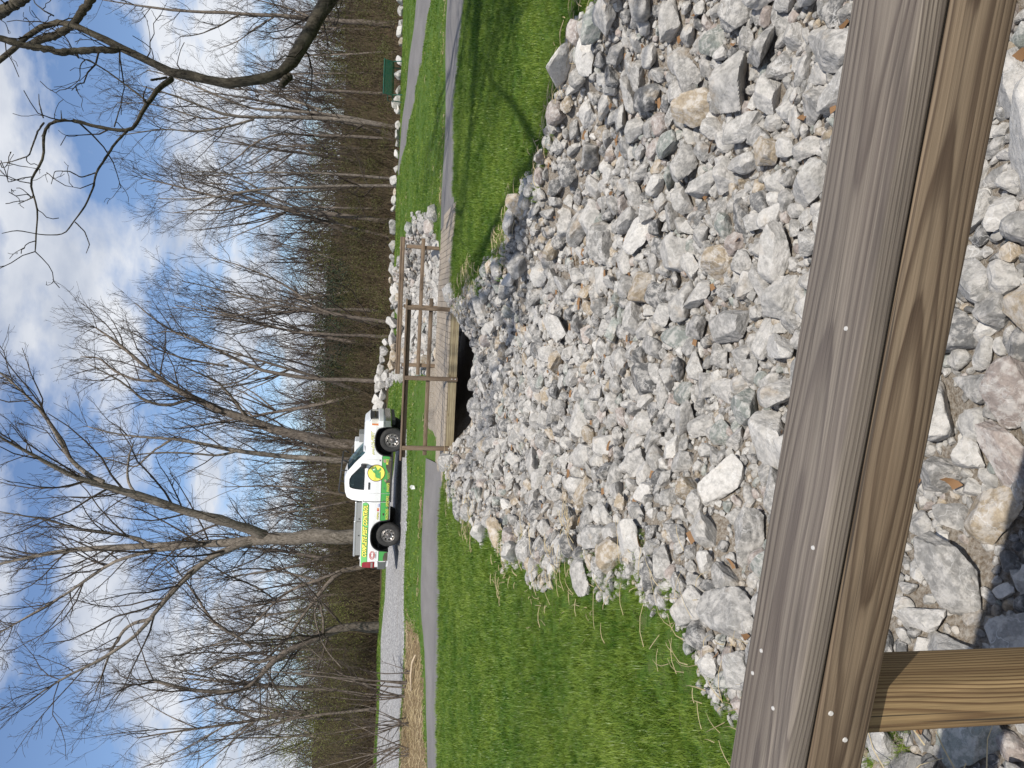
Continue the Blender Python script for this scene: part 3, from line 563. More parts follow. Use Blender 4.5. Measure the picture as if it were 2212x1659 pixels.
# near footbridge: only its far rail is in the picture (the viewer stands on its deck)
A1 = Vector((0.9764, -0.2161, 0)).normalized(); N1 = Vector((0.2161, 0.9764, 0)).normalized(); UP = Vector((0, 0, 1))
def nb(a, n, z): return A1*a + N1*n + UP*z
near = empty('footbridge')
tag(near, 'nearest wooden footbridge, its weathered cap rail and post crossing the foreground', 'footbridge', 'wooden footbridges over the ditch')
cap = board('rail_cap', near, 4.9, 0.140, 0.037, nb(0.35, 0.894, -0.6185), A1, UP, W_CAP, 0.006)
rail = board('rail_board', near, 4.9, 0.087, 0.038, nb(0.35, 0.844, -0.6845), A1, N1, W_RAIL, 0.005)
midr = board('mid_rail', near, 4.9, 0.089, 0.038, nb(0.35, 0.843, -1.205), A1, N1, W_RAIL, 0.004)
for a in (-0.674, 1.10, 2.72):
    po = board('post', near, 1.72, 0.080, 0.092, nb(a, 0.908, -1.4975), UP, N1, W_POST, 0.005)
    if a < 0: po['label'] = 'post standing below the left end of the cap rail'
board('beam', near, 4.9, 0.235, 0.038, nb(0.35, 0.842, -1.757), A1, N1, W_BEAM)
board('beam', near, 4.9, 0.235, 0.038, nb(0.35, -0.70, -1.757), A1, N1, W_BEAM)
bm = box_bm(0.136, 1.58, 0.036); dme = bpy.data.meshes.new('deck_board'); bm.to_mesh(dme); bm.free(); dme.materials.append(W_DECK)
for k in range(34):
    board('deck_board', near, 0, 0, 0, nb(-2.03+k*.143, 0.025, -1.621), A1, UP, W_DECK, 0, dme)
for (a, n) in ((-.654, .938), (-.607, .925), (-.668, .872), (-.40, .845), (-.1, .856), (.30, .846), (.42, .93)):
    nail(cap, nb(a, n, -0.5993), UP, 0.0034)
for (a, z) in ((-.645, -.659), (-.69, -.69)):
    nail(rail, nb(a, 0.8244, z), -N1, 0.0042)

# far footbridge
D0, D1, ZD = 17.10, 20.60, -1.73
far_b = empty('footbridge', fb(-0.9, 18.85, ZD), math.atan2(NE.y, NE.x))
tag(far_b, 'farther wooden footbridge with plank deck and low rails crossing the rocky ditch', 'footbridge', 'wooden footbridges over the ditch')
FBI = (Matrix.Translation(fb(-0.9, 18.85, ZD)) @ Matrix.Rotation(math.atan2(NE.y, NE.x), 4, 'Z')).inverted()
def fboard(name, L, W, T, s, d, z, xd, zd, mat, me=None, bev=0.0):
    o = board(name, far_b, L, W, T, (0, 0, 0), (1, 0, 0), (0, 0, 1), mat, bev, me)
    x = Vector(xd).normalized(); zz = Vector(zd).normalized(); y = zz.cross(x)
    w = Matrix(((x.x, y.x, zz.x, 0), (x.y, y.y, zz.y, 0), (x.z, y.z, zz.z, 0), (0, 0, 0, 1))); w.translation = fb(s, d, z)
    LM[o.name] = FBI @ w; o.matrix_local = LM[o.name]
    return o
bm = box_bm(0.134, D1-D0, 0.038, 0.004); dm2 = bpy.data.meshes.new('deck_board'); bm.to_mesh(dm2); bm.free(); dm2.materials.append(W_DECK)
for k in range(46):
    s = -4.12 + k*0.1415
    fboard('deck_board', 0, 0, 0, s, (D0+D1)/2 + random.uniform(-.012, .012), ZD-.019+random.uniform(-.002, .002), NE, UP, W_DECK, dm2)
for s0, s1 in ((-3.44, -1.70), (-1.695, -0.07)):
    b = fboard('beam', s1-s0, 0.188, 0.038, (s0+s1)/2, D0+.019, ZD-.134, NE, NN, W_BEAM)
fboard('beam', 5.4, 0.188, 0.038, -.9, D1-.03, ZD-.134, NE, NN, W_BEAM)
fboard('beam', 4.6, 0.188, 0.038, -1.2, (D0+D1)/2, ZD-.134, NE, NN, W_BEAM)
def fnail(o, s, d, z, nrm):
    bm = bmesh.new(); bmesh.ops.create_cone(bm, cap_ends=True, segments=8, radius1=.018, radius2=.014, depth=.016)
    k = bm_obj('bolt', bm, NAILM, o)
    q = Vector(nrm).to_track_quat('Z', 'Y').to_matrix().to_4x4(); q.translation = fb(s, d, z)
    k.matrix_local = LM[o.name].inverted() @ FBI @ q
for s in (-3.37, -1.735, -0.13):
    o = fboard('post', 1.215, 0.096, 0.096, s, D0-.049, -1.3645, UP, NN, W_FAR, None, 0.005)
    for z in (-1.84, -1.92): fnail(o, s+.01, D0-.1, z, -NN)
fboard('rail_cap', 3.74, 0.14, 0.038, -1.80, D0-.025, -.736, NE, UP, W_FAR, None, .004)
fboard('rail_board', 3.66, 0.089, 0.038, -1.78, D0+.021, -.8005, NE, NN, W_FAR, None, .003)
fboard('mid_rail', 3.66, 0.092, 0.038, -1.72, D0+.021, -1.294, NE, NN, W_FAR, None, .003)
for s in (-1.74, -.12, 1.50):
    fboard('post', 1.16, 0.096, 0.096, s, D1+.049, -1.391, UP, NN, W_FAR, None, .005)
fboard('rail_cap', 3.74, 0.14, 0.038, -.13, D1+.02, -.666+.0, NE, UP, W_FAR, None, .004)
fboard('rail_board', 3.74, 0.089, 0.038, -.13, D1-.021, -.7305, NE, NN, W_FAR, None, .003)
fboard('mid_rail', 3.74, 0.100, 0.038, -.13, D1-.021, -1.268, NE, NN, W_FAR, None, .003)
# concrete abutments carrying the deck ends
def abut(s0, s1, d0, d1, z0, z1, lab):
    bm = box_bm(s1-s0, d1-d0, z1-z0, .015); o = bm_obj('bridge_abutment', bm, CONCRETE)
    o.matrix_world = Matrix.Translation(fb((s0+s1)/2, (d0+d1)/2, (z0+z1)/2)) @ Matrix.Rotation(math.atan2(NE.y, NE.x), 4, 'Z')
    tag(o, lab, 'abutment', 'concrete bridge abutments')
abut(-4.2, -3.42, D0-.16, D1, -2.7, ZD-.042, 'pale concrete abutment under the left end of the far footbridge')
abut(-.08, 2.36, D0-.16, D0+.25, -2.7, ZD-.042, 'pale concrete abutment under the right end of the far footbridge')

# ------------------------------------------------------------------ rocks
def ico(sub):
    bm = bmesh.new(); bmesh.ops.create_icosphere(bm, subdivisions=sub, radius=1.0)
    V = np.array([v.co[:] for v in bm.verts]); F = np.array([[v.index for v in f.verts] for f in bm.faces]); bm.free(); return V, F
def rock_verts(dirs, rng, nplanes=10, rough=0.03):
    pn = rng.normal(size=(nplanes, 3)); pn /= np.linalg.norm(pn, axis=1, keepdims=True)
    pn = np.concatenate([pn, -pn[:4]+rng.normal(0, .25, (4, 3))]); pn /= np.linalg.norm(pn, axis=1, keepdims=True)
    pd = rng.uniform(0.56, 1.0, len(pn))
    dt = dirs @ pn.T
    r = np.where(dt > 1e-3, pd/np.maximum(dt, 1e-3), 9.0)
    k = 90.0
    r = -np.log(np.exp(-k*np.minimum(r, 2.5)).sum(1))/k
    r = np.minimum(r, 1.25)
    for f, a in ((4.0, rough), (9.0, rough*.6), (17.0, rough*.4)):
        ph = rng.uniform(0, 6.28, (3, 3)); w = rng.normal(size=(3, 3)); w /= np.linalg.norm(w, axis=1, keepdims=True)
        r = r*(1+a*np.sin(f*(dirs@w[0])+ph[0, 0])*np.sin(f*(dirs@w[1])+ph[0, 1])*1.4 + a*.7*np.sin(f*1.7*(dirs@w[2])+ph[0, 2]))
    return dirs*r[:, None]
D4, F4 = ico(5); D3, F3 = ico(3); D2, F2 = ico(2)
rr = np.random.default_rng(21)
ROCKME = []
for i in range(26):
    V = rock_verts(D4 if i < 10 else ico(4)[0], rr, 6+int(rr.integers(0, 5)), 0.02); F = F4 if i < 10 else ico(4)[1]
    V = V/np.abs(V).max()
    me = mesh_np('rock', V, [F], ROCK1, True)
    try: me.set_sharp_from_angle(angle=math.radians(32))
    except Exception: pass
    ROCKME.append(me)
SMALL3 = [rock_verts(D3, rr, 7, .03) for _ in range(24)]; SMALL2 = [rock_verts(D2, rr, 7, .03) for _ in range(24)]
SMALL3 = [v/np.abs(v).max() for v in SMALL3]; SMALL2 = [v/np.abs(v).max() for v in SMALL2]
D1i, F1i = ico(1)
SMALL1 = [rock_verts(D1i, rr, 9, .0) for _ in range(24)]; SMALL1 = [v/np.abs(v).max() for v in SMALL1]
TINTS = {'pale grey': (.36, .352, .34), 'mid grey': (.25, .246, .24), 'dark grey': (.125, .126, .128), 'tan': (.33, .275, .205), 'pinkish grey': (.31, .268, .25), 'greenish grey': (.235, .255, .24), 'whitish': (.47, .46, .445)}
TINTS = {k: (v[0]*.99, v[1]*.97, v[2]*.93) for k, v in TINTS.items()}
TN = list(TINTS); TW = np.array([.37, .29, .11, .06, .05, .05, .07])
class Grid:
    def __init__(s, cell): s.c = cell; s.d = {}
    def near(s, x, y, rad):
        k = int(math.ceil(rad/s.c)); i, j = int(math.floor(x/s.c)), int(math.floor(y/s.c))
        for a in range(i-k, i+k+1):
            for b in range(j-k, j+k+1):
                for q in s.d.get((a, b), ()): yield q
    def add(s, x, y, r): s.d.setdefault((int(math.floor(x/s.c)), int(math.floor(y/s.c))), []).append((x, y, r))
placed = []          # x, y, r, layer
grid = Grid(0.25)
def region_ok(x, y, m):
    if y < 1.2 or y > 38.6: return False
    if abs(x) > 0.56*y + 0.9: return False
    if 17.0 < (NN.x*x+NN.y*y) < 20.7: return False
    return bool(inside(x, y) > m)
rp = random.Random(4)
def scatter(rmin, rmax, tries, pack, layer, ylim, margin, power=1.0, yfar=99):
    c = 0
    for _ in range(tries):
        y = ylim[0] + (ylim[1]-ylim[0])*rp.random()
        if abs(float(np.interp(y, *XL))) < 0: continue
        x = rp.uniform(float(np.interp(y, *XL))-.3, float(np.interp(y, *XR))+.3)
        r = rmin + (rmax-rmin)*rp.random()**power
        if not region_ok(x, y, margin): continue
        if any((x-a)**2+(y-b)**2 < (pack*(r+q))**2 for a, b, q in grid.near(x, y, pack*(r+rmax+.3))): continue
        grid.add(x, y, r); placed.append((x, y, r, layer)); c += 1
    return c
# a few landmark rocks standing where the photograph has them
LAND = [(3.30, 7.45, .22, 'whitish', 'big pale slab standing upright at the right grass edge of the ditch'),
        (2.02, 16.50, .25, 'pale grey', 'big veined boulder lying against the near right end of the far footbridge'),
        (2.75, 16.72, .15, 'tan', 'tan blocky rock beside the deck edge at the right end of the far footbridge'),
        (-1.85, 16.62, .26, 'pale grey', 'big pale boulder at the near left end of the far footbridge'),
        (-1.62, 6.05, .17, 'pale grey', 'lone pointed grey rock sticking out into the left grass'),
        (1.30, 3.35, .17, 'mid grey', 'longest flat grey slab just beyond the wooden rail'),
        (2.05, 4.6, .23, 'pale grey', 'broad rounded pale boulder in the right part of the ditch'),
        (0.55, 3.9, .15, 'pale grey', 'rounded white-veined boulder in the middle of the ditch beyond the rail'),
        (-0.10, 4.2, .15, 'greenish grey', 'greenish slab leaning in the left part of the ditch beyond the rail'),
        (0.9, 4.75, .16, 'tan', 'pale boulder with a rust-coloured stain near the ditch centre'),
        (4.75, 21.15, .32, 'whitish', 'big white rock at the right end of the far footbridge deck beside the path'),
        (0.05, 2.30, .12, 'pinkish grey', 'long pinkish rock right under the near rail'),
        (-.42, 2.36, .12, 'tan', 'squarish rock with a rusty brown face just under the near rail'),
        (0.95, 2.24, .17, 'whitish', 'largest whitish boulder right under the near rail')]
for (x, y, r, c, lab) in LAND: grid.add(x, y, r); placed.append((x, y, r, 9))
scatter(.095, .165, 2600, .93, 0, (1.3, 6.5), .02, 1.2)
scatter(.085, .17, 1500, .96, 0, (6.5, 8.0), .02, 1.5)
scatter(.10, .21, 1700, .98, 0, (8.0, 17.0), .02, 1.8)
scatter(.15, .30, 700, .85, 0, (20.7, 38.5), .05, 1.5)
scatter(.055, .10, 16000, .78, 1, (1.2, 17.1), -.02)
scatter(.09, .15, 8000, .75, 1, (20.6, 38.6), -.02)
scatter(.032, .058, 34000, .72, 2, (1.2, 17.2), -.14)
scatter(.055, .09, 14000, .72, 2, (20.6, 38.6), -.05)
scatter(.017, .033, 26000, .68, 3, (1.2, 6.5), -.22)
scatter(.055, .10, 9000, .74, 1, (1.3, 4.6), .0)
scatter(.03, .055, 22000, .70, 2, (1.3, 4.6), -.1)
scatter(.015, .03, 26000, .68, 3, (1.3, 4.2), -.2)
main = [p for p in placed if p[3] in (0, 9)]
main.sort(key=lambda p: -p[2]/max(1.5, p[1]))
N_IND = 250
second = sorted([p for p in placed if p[3] == 1], key=lambda p: -p[2]/max(1.5, p[1]))
indiv = main[:N_IND]
if len(indiv) < N_IND: indiv = indiv + second[:N_IND-len(indiv)]
iset = set((p[0], p[1]) for p in indiv)
land = {(a, b): (c, lab) for (a, b, r, c, lab) in LAND}
def place_rock(x, y, r, tint, label, group, z=None, squash=None, tilt=.35, me=None):
    o = obj_me('rock', me or ROCKME[rp.randrange(0, 10) if y < 5 else rp.randrange(10, 26)])
    r = r*1.14; sx = r*rp.uniform(1.0, 1.3); sy = r*rp.uniform(.78, 1.0); sz = r*(squash or rp.uniform(.55, .8))
    o.scale = (sx, sy, sz); o.rotation_euler = (rp.uniform(-tilt, tilt), rp.uniform(-tilt, tilt), rp.uniform(0, 6.28))
    o.location = (x, y, float(G(x, y)) + (sz*.42 if z is None else z))
    k = rp.uniform(.86, 1.14); o.color = (*[c*k for c in TINTS[tint]], 1)
    return tag(o, label, 'rock', group)
def whereabouts(x, y):
    d = NN.x*x+NN.y*y; u = x/max(y, 1.0)
    side = 'left' if u < -.17 else ('centre left' if u < .02 else ('centre right' if u < .22 else 'right'))
    if y < 2.75: return 'under the near rail, ' + side
    if y < 4.0: return 'just beyond the near rail, ' + side
    if d > 20.6: return 'on the bank behind the far footbridge'
    e = float(min(x-xl(y), xr(y)-x))
    if e < .4: return 'along the left grass edge' if x < 0 else 'along the right grass edge'
    if d > 14: return 'close in front of the far footbridge'
    if y < 6: return 'in the nearer part of the ditch, ' + side
    if y < 9: return 'in the middle of the ditch, ' + side
    return 'in the farther part of the ditch'
for p in indiv:
    x, y, r, ly = p
    if (x, y) in land:
        c, lab = land[(x, y)]
        o = place_rock(x, y, r, c, lab, 'riprap rocks in the ditch', squash=.8 if r > .24 else .6, tilt=.25)
        if 'upright' in lab: o.scale = (r*1.35, r*.55, r*1.0); o.rotation_euler = (-.5, .2, 2.3)
    else:
        c = rp.choices(TN, TW)[0]; ap = r/y
        big = 'large' if r > .135 else ('mid-sized' if r > .09 else 'small'); sq = rp.uniform(.5, .82)
        shp = 'flat ' if sq < .58 else ('blocky ' if sq > .72 else '')
        place_rock(x, y, r, c, '%s %s %slimestone rock %s' % (big, c, shp, whereabouts(x, y)), 'riprap rocks in the ditch', z=r*rp.uniform(.22, .5), squash=sq, tilt=.45)
# the rest of the riprap, real stones joined into one
acc = Acc(); rs = np.random.default_rng(8)
bulk = [p for p in placed if (p[0], p[1]) not in iset]
for (x, y, r, ly) in bulk:
    if ly <= 1 and y < 12: B, F = SMALL3[rs.integers(24)], F3
    elif ly <= 1 or y < 7: B, F = SMALL2[rs.integers(24)], F2
    else: B, F = SMALL1[rs.integers(24)], F1i
    if ly == 2 and y < 4.5: B, F = SMALL3[rs.integers(24)], F3
    r = r*1.15; s = r*np.array([rs.uniform(1, 1.3), rs.uniform(.78, 1), rs.uniform(.6, .85)])
    e = rs.uniform(-.5, .5, 2); a = rs.uniform(0, 6.28)
    R = np.array(Matrix.Rotation(a, 3, 'Z') @ Matrix.Rotation(e[0], 3, 'X') @ Matrix.Rotation(e[1], 3, 'Y'))
    V = (B*s) @ R.T + np.array([x, y, float(G(x, y)) + r*rs.uniform(.05, .45)])
    c = np.array(TINTS[TN[rs.choice(len(TN), p=TW/TW.sum())]])*rs.uniform(.82, 1.15)
    acc.add(V, F, (*c, 1))
tag(acc.build('rock_rubble', ROCK2, attr='tint'), 'grey limestone rubble filling the ditch between the larger rocks', 'rubble', kind='stuff')
# boulders lining the creek bank at the far edge of the lawn
bank_x = -2.6
while bank_x < 21.5:
    r = rp.uniform(.19, .36); y = 38.75 + rp.uniform(-.25, .25)
    lab = 'pale boulder of the creek bank row behind the green bench' if 13.6 < bank_x < 16.6 else ('pale boulder of the creek bank row right of the green bench' if bank_x >= 16.6 else ('pale boulder of the creek bank row left of the green bench' if bank_x > 6 else 'pale boulder piled on the creek bank behind the far footbridge'))
    place_rock(bank_x, y, r, rp.choice(['pale grey', 'pale grey', 'whitish', 'tan', 'mid grey']), lab, 'boulders lining the creek bank', z=r*.42+.05, squash=.78)
    if bank_x < 6:
        place_rock(bank_x+.3, y+.5, r*.9, rp.choice(['pale grey', 'mid grey', 'whitish']), lab, 'boulders lining the creek bank', z=r*.7+.25 if bank_x < 2 else r*.4, squash=.75)
    bank_x += r*rp.uniform(1.7, 3.0) if bank_x > 6 else r*1.5
# ------------------------------------------------------------------ grass
def tuft_np(rng, nb, rad, h0, h1, w, lean):
    V = []; Fq = []; Ft = []
    for b in range(nb):
        a = rng.uniform(0, 6.283); d = rad*math.sqrt(rng.uniform()); bx, by = d*math.cos(a), d*math.sin(a)
        h = rng.uniform(h0, h1); az = rng.uniform(0, 6.283); ln = lean*rng.uniform(.3, 1.0)*h; ww = w*rng.uniform(.7, 1.2)
        fx, fy = math.cos(az), math.sin(az); sx, sy = -fy*ww/2, fx*ww/2
        i = len(V)
        for t, k in ((0, 1), (.45, .85), (.8, .5)):
            z = h*t*(1-.18*t); o = ln*t*t
            V.append((bx+fx*o-sx*k, by+fy*o-sy*k, z)); V.append((bx+fx*o+sx*k, by+fy*o+sy*k, z))
        V.append((bx+fx*ln, by+fy*ln, h*.82))
        Fq += [(i, i+1, i+3, i+2), (i+2, i+3, i+5, i+4)]; Ft.append((i+4, i+5, i+6))
    return np.array(V), np.array(Fq), np.array(Ft)
def grass_object(name, label, P, S, tufts, mat, rng):
    """one object: loose points that carry tufts through geometry nodes; the tuft shapes themselves ride in the same mesh"""
    V = [np.zeros((0, 3))]; FQ = []; FT = []; tid = []; sc = []; rot = []; n = 0
    for k, (v, q, t) in enumerate(tufts):
        V.append(v); FQ.append(q+n); FT.append(t+n); n += len(v); tid.append(np.full(len(v), -1.0-k)); sc.append(np.ones(len(v))); rot.append(np.zeros(len(v)))
    V.append(P); m = len(P); tid.append(rng.integers(0, len(tufts), m).astype(float)); sc.append(S); rot.append(rng.uniform(0, 6.283, m))
    me = mesh_np(name, np.concatenate(V), [np.concatenate(FQ), np.concatenate(FT)], mat, True,
                 {'tid': ('FLOAT', np.concatenate(tid)), 'tsc': ('FLOAT', np.concatenate(sc)), 'trot': ('FLOAT', np.concatenate(rot))})
    o = obj_me(name, me); tag(o, label, 'grass', kind='stuff')
    ng = bpy.data.node_groups.new(name+'_scatter', 'GeometryNodeTree')
    ng.interface.new_socket('Geometry', in_out='INPUT', socket_type='NodeSocketGeometry'); ng.interface.new_socket('Geometry', in_out='OUTPUT', socket_type='NodeSocketGeometry')
    n_, l_ = ng.nodes, ng.links
    gi = n_.new('NodeGroupInput'); go = n_.new('NodeGroupOutput')
    def attr(nm):
        a = n_.new('GeometryNodeInputNamedAttribute'); a.data_type = 'FLOAT'; a.inputs['Name'].default_value = nm; return a.outputs['Attribute']
    def cmp(a, v):
        c = n_.new('FunctionNodeCompare'); c.data_type = 'FLOAT'; c.operation = 'EQUAL'; l_.new(a, c.inputs[0]); c.inputs[1].default_value = v; c.inputs['Epsilon'].default_value = .1; return c.outputs[0]
    def sepg(sel):
        s = n_.new('GeometryNodeSeparateGeometry'); s.domain = 'POINT'; l_.new(gi.outputs[0], s.inputs[0]); l_.new(sel, s.inputs['Selection']); return s.outputs[0]
    tidn = attr('tid'); jn = n_.new('GeometryNodeJoinGeometry')
    for k in range(len(tufts)):
        tg = sepg(cmp(tidn, -1.0-k)); pg = sepg(cmp(tidn, float(k)))
        mp = n_.new('GeometryNodeMeshToPoints'); l_.new(pg, mp.inputs[0])
        ip = n_.new('GeometryNodeInstanceOnPoints'); l_.new(mp.outputs[0], ip.inputs['Points']); l_.new(tg, ip.inputs['Instance'])
        cx = n_.new('ShaderNodeCombineXYZ'); l_.new(attr('trot'), cx.inputs[2]); l_.new(cx.outputs[0], ip.inputs['Rotation']); l_.new(attr('tsc'), ip.inputs['Scale'])
        l_.new(ip.outputs[0], jn.inputs[0])
    l_.new(jn.outputs[0], go.inputs[0])
    md = o.modifiers.new('scatter', 'NODES'); md.node_group = ng
    return o
grg = np.random.default_rng(3)
def pn(x, y, s, seed):
    r = np.random.default_rng(seed); v = 0
    for f in (1, 2.1, 4.3):
        w = r.normal(size=4); v = v + np.sin(x*s*f*w[0]+y*s*f*w[1]+w[2]*6)*np.cos(y*s*f*w[3]-x*s*f*w[1]*.7+w[0]*4)/f
    return v/1.75
def grass_pts(ylo, yhi, dens, xr_, reject=None):
    A = (yhi-ylo)*(xr_[1]-xr_[0]); n = int(A*dens)
    x = grg.uniform(*xr_, n); y = grg.uniform(ylo, yhi, n)
    k = (np.abs(x) < .56*y+.7) & ~on_path(x, y, -.02) & ~on_far_path(x, y, .0) & ~on_drive(x, y, .02)
    d = NN.x*x+NN.y*y; s = NE.x*x+NE.y*y
    k &= ~((d > 16.85) & (d < 20.75) & (s > -4.3) & (s < 2.5))
    e = inside(x, y); k &= e < .10 + .22*pn(x, y, 2.6, 5)
    k &= (dry_zone(x, y) < .35 + .4*grg.random(n)) & (litter(x, y) < .4)
    k &= pn(x, y, .9, 2)+.45*grg.normal(size=n) > -.95
    x, y = x[k], y[k]
    return np.stack([x, y, G(x, y)-.004], 1)
tf = [tuft_np(grg, 34, .06, .05, .125, .0045, .7), tuft_np(grg, 34, .06, .045, .10, .0045, .9), tuft_np(grg, 30, .06, .06, .145, .0045, 1.0)]
tfm = [tuft_np(grg, 26, .085, .05, .11, .007, .6), tuft_np(grg, 26, .085, .045, .10, .007, .7), tuft_np(grg, 22, .085, .05, .12, .007, .8)]
tff = [tuft_np(grg, 22, .16, .035, .075, .014, .6), tuft_np(grg, 22, .16, .03, .065, .014, .7)]
P = grass_pts(1.9, 8.5, 330, (-6.2, 6.2)); hs = np.clip(.95+.35*pn(P[:, 0], P[:, 1], 1.3, 9)+grg.normal(0, .12, len(P)), .5, 1.5)
e = -inside(P[:, 0], P[:, 1]); hs *= np.clip(.55+e*.6, .55, 1.05)
grass_object('grass', 'long green grass on the near banks beside the rocks', P, hs, tf, GRASS, grg)
P = grass_pts(8.5, 17.6, 130, (-10.8, 10.8)); hs = np.clip(1.0+.3*pn(P[:, 0], P[:, 1], 1.1, 9)+grg.normal(0, .12, len(P)), .5, 1.5)
grass_object('grass', 'green grass between the rocks and the asphalt path', P, hs, tfm, GRASS, grg)
P = grass_pts(17.6, 39.6, 26, (-22.5, 22.5)); hs = np.clip(.95+.3*pn(P[:, 0], P[:, 1], .8, 9)+grg.normal(0, .12, len(P)), .5, 1.5)
grass_object('grass', 'mown lawn beyond the asphalt path', P, hs, tff, GRASS, grg)

# dry straw and dead leaves
def ribbons(P, az, L, W, droop, mat, name, label, cat, rng, rise=.35):
    n = len(P); t = np.array([0, .35, .7, 1.0])
    dirx = np.stack([np.cos(az), np.sin(az)], 1); sx = np.stack([-np.sin(az), np.cos(az)], 1)
    bend = rng.normal(0, .35, n)
    V = np.zeros((n, 4, 2, 3))
    for i, tt in enumerate(t):
        c = P[:, :2] + dirx*(L*tt)[:, None] + sx*(L*bend*tt*tt)[:, None]
        z = P[:, 2] + L*(rise*tt - droop*tt*tt)
        w = (W*(1-.6*tt)/2)[:, None]
        V[:, i, 0, :2] = c-sx*w; V[:, i, 1, :2] = c+sx*w; V[:, i, :, 2] = z[:, None]
        V[:, i, 1, 2] += W*.5
    idx_ = np.arange(n*8).reshape(n, 4, 2)
    q = np.stack([idx_[:, :-1, 0], idx_[:, :-1, 1], idx_[:, 1:, 1], idx_[:, 1:, 0]], -1).reshape(-1, 4)
    return tag(obj_np(name, V.reshape(-1, 3), [q], mat, None, True), label, cat, kind='stuff')
n = 60000; x = grg.uniform(-11, 11, n); y = 1.8+17*grg.random(n)**1.4
e = inside(x, y); k = (e < .30) & (e > -.75+.5*grg.random(n)) & (pn(x, y, 1.7, 31)+.4*grg.normal(size=n) > .22) & (np.abs(x) < .56*y+.5) & ((NN.x*x+NN.y*y) < 16.9)
x, y = x[k][:7000], y[k][:7000]
ribbons(np.stack([x, y, G(x, y)+.055+.03*(inside(x, y) > .05)], 1), grg.uniform(0, 6.28, len(x)), grg.uniform(.06, .28, len(x)), grg.uniform(.003, .0065, len(x))*np.clip(y/5, 1, 2.2), .3, STRAW, 'dry_straw', 'dry straw blades scattered along the edges of the rocks', 'straw', grg)
n = 60000; x = grg.uniform(-16, 16, n); y = grg.uniform(15, 37, n)
dz = dry_zone(x, y); k = (dz > .3) & (inside(x, y) < -.4) & ~on_path(x, y) & (np.abs(x) < .56*y+.5)
k |= (pn(x, y*3.0, .45, 77) > .42) & (grg.random(n) < .16) & (inside(x, y) < -.2) & ~on_path(x, y) & ~on_far_path(x, y) & ~on_drive(x, y) & (litter(x, y) < .4) & ((NN.x*x+NN.y*y) > 20.8)
x, y = x[k], y[k]
ribbons(np.stack([x, y, G(x, y)+.01], 1), grg.uniform(0, 6.28, len(x)), grg.uniform(.12, .42, len(x))*np.where(dry_zone(x, y) > .6, 1, .5), grg.uniform(.008, .016, len(x)), .55, STRAW, 'dry_grass', 'dry matted grass along the path edges and lawn', 'dry grass', grg, .5)
n = 340; x = grg.uniform(-2, 3.2, n); y = grg.uniform(1.9, 12, n); k = inside(x, y) > .1; x, y = x[k], y[k]
ribbons(np.stack([x, y, G(x, y)+.05], 1), grg.uniform(0, 6.28, len(x)), grg.uniform(.05, .10, len(x)), grg.uniform(.02, .045, len(x)), .1, DEADLEAF, 'dead_leaf_litter', 'brown dead leaves caught in gaps between the rocks', 'leaves', grg, .1)

# ------------------------------------------------------------------ trees
TREE_RNG = np.random.default_rng(17)
def resample(L, k):
    a = np.array(L, float); d = np.concatenate([[0], np.cumsum(np.linalg.norm(np.diff(a[:, :3], axis=0), axis=1))]); t = np.linspace(0, d[-1], k)
    m = np.stack([np.interp(t, d, a[:, i]) for i in range(4)], 1)
    for _ in range(2): m[1:-1, :3] = .5*m[1:-1, :3]+.25*(m[:-2, :3]+m[2:, :3])
    return m
def capped(m):
    """round both ends off so a limb never shows an open tube"""
    d = m[-1, :3]-m[-2, :3]; d /= np.linalg.norm(d)+1e-9; r = m[-1, 3]
    e1 = np.append(m[-1, :3]+d*r*.5, r*.8); e2 = np.append(m[-1, :3]+d*r*.75, r*.05)
    d0 = m[0, :3]-m[1, :3]; d0 /= np.linalg.norm(d0)+1e-9; q = m[0, 3]
    s1 = np.append(m[0, :3]+d0*q*.5, q*.8); s2 = np.append(m[0, :3]+d0*q*.75, q*.05)
    return np.concatenate([[s2, s1], m, [e1, e2]])
def spawn(P, R, dens, len0, len1, ang, K, rng, t0=.15, up=.10, wig=.16, rmin=.004, rk=.55, taper=.35, flat=1.0):
    n, k, _ = P.shape
    seg = np.linalg.norm(np.diff(P, axis=1), axis=2); Ls = seg.sum(1)
    cnt = rng.poisson(dens*Ls*(1-t0)); idx = np.repeat(np.arange(n), cnt); m = len(idx)
    if m == 0: return np.zeros((0, K, 3)), np.zeros((0, K))
    t = t0+(1-t0)*rng.random(m)**.85; f = t*(k-1); i = np.minimum(f.astype(int), k-2); u = (f-i)[:, None]
    p0 = P[idx, i]*(1-u)+P[idx, i+1]*u; r0 = R[idx, i]*(1-u[:, 0])+R[idx, i+1]*u[:, 0]
    T = P[idx, i+1]-P[idx, i]; T /= np.linalg.norm(T, axis=1, keepdims=True)+1e-9
    rv = rng.normal(size=(m, 3)); pe = rv-(rv*T).sum(1, keepdims=True)*T; pe /= np.linalg.norm(pe, axis=1, keepdims=True)+1e-9
    a = rng.uniform(ang[0], ang[1], m)[:, None]
    d = np.cos(a)*T+np.sin(a)*pe
    L = rng.uniform(len0, len1, m)*(1-.45*t)*np.clip(Ls[idx]/(len1*1.3), .35, 1.3)
    rs_ = np.minimum(r0*rk, .0035+L*.0105); rs_ = np.maximum(rs_, rmin)
    Q = np.zeros((m, K, 3)); Q[:, 0] = p0
    for j in range(1, K):
        d = d + np.array([0, 0, up]) + rng.normal(0, wig, (m, 3)); d /= np.linalg.norm(d, axis=1, keepdims=True)
        Q[:, j] = Q[:, j-1]+d*(L/(K-1))[:, None]
    RR = rs_[:, None]*np.linspace(1, taper, K)[None]
    return Q, np.maximum(RR, rmin*.8)
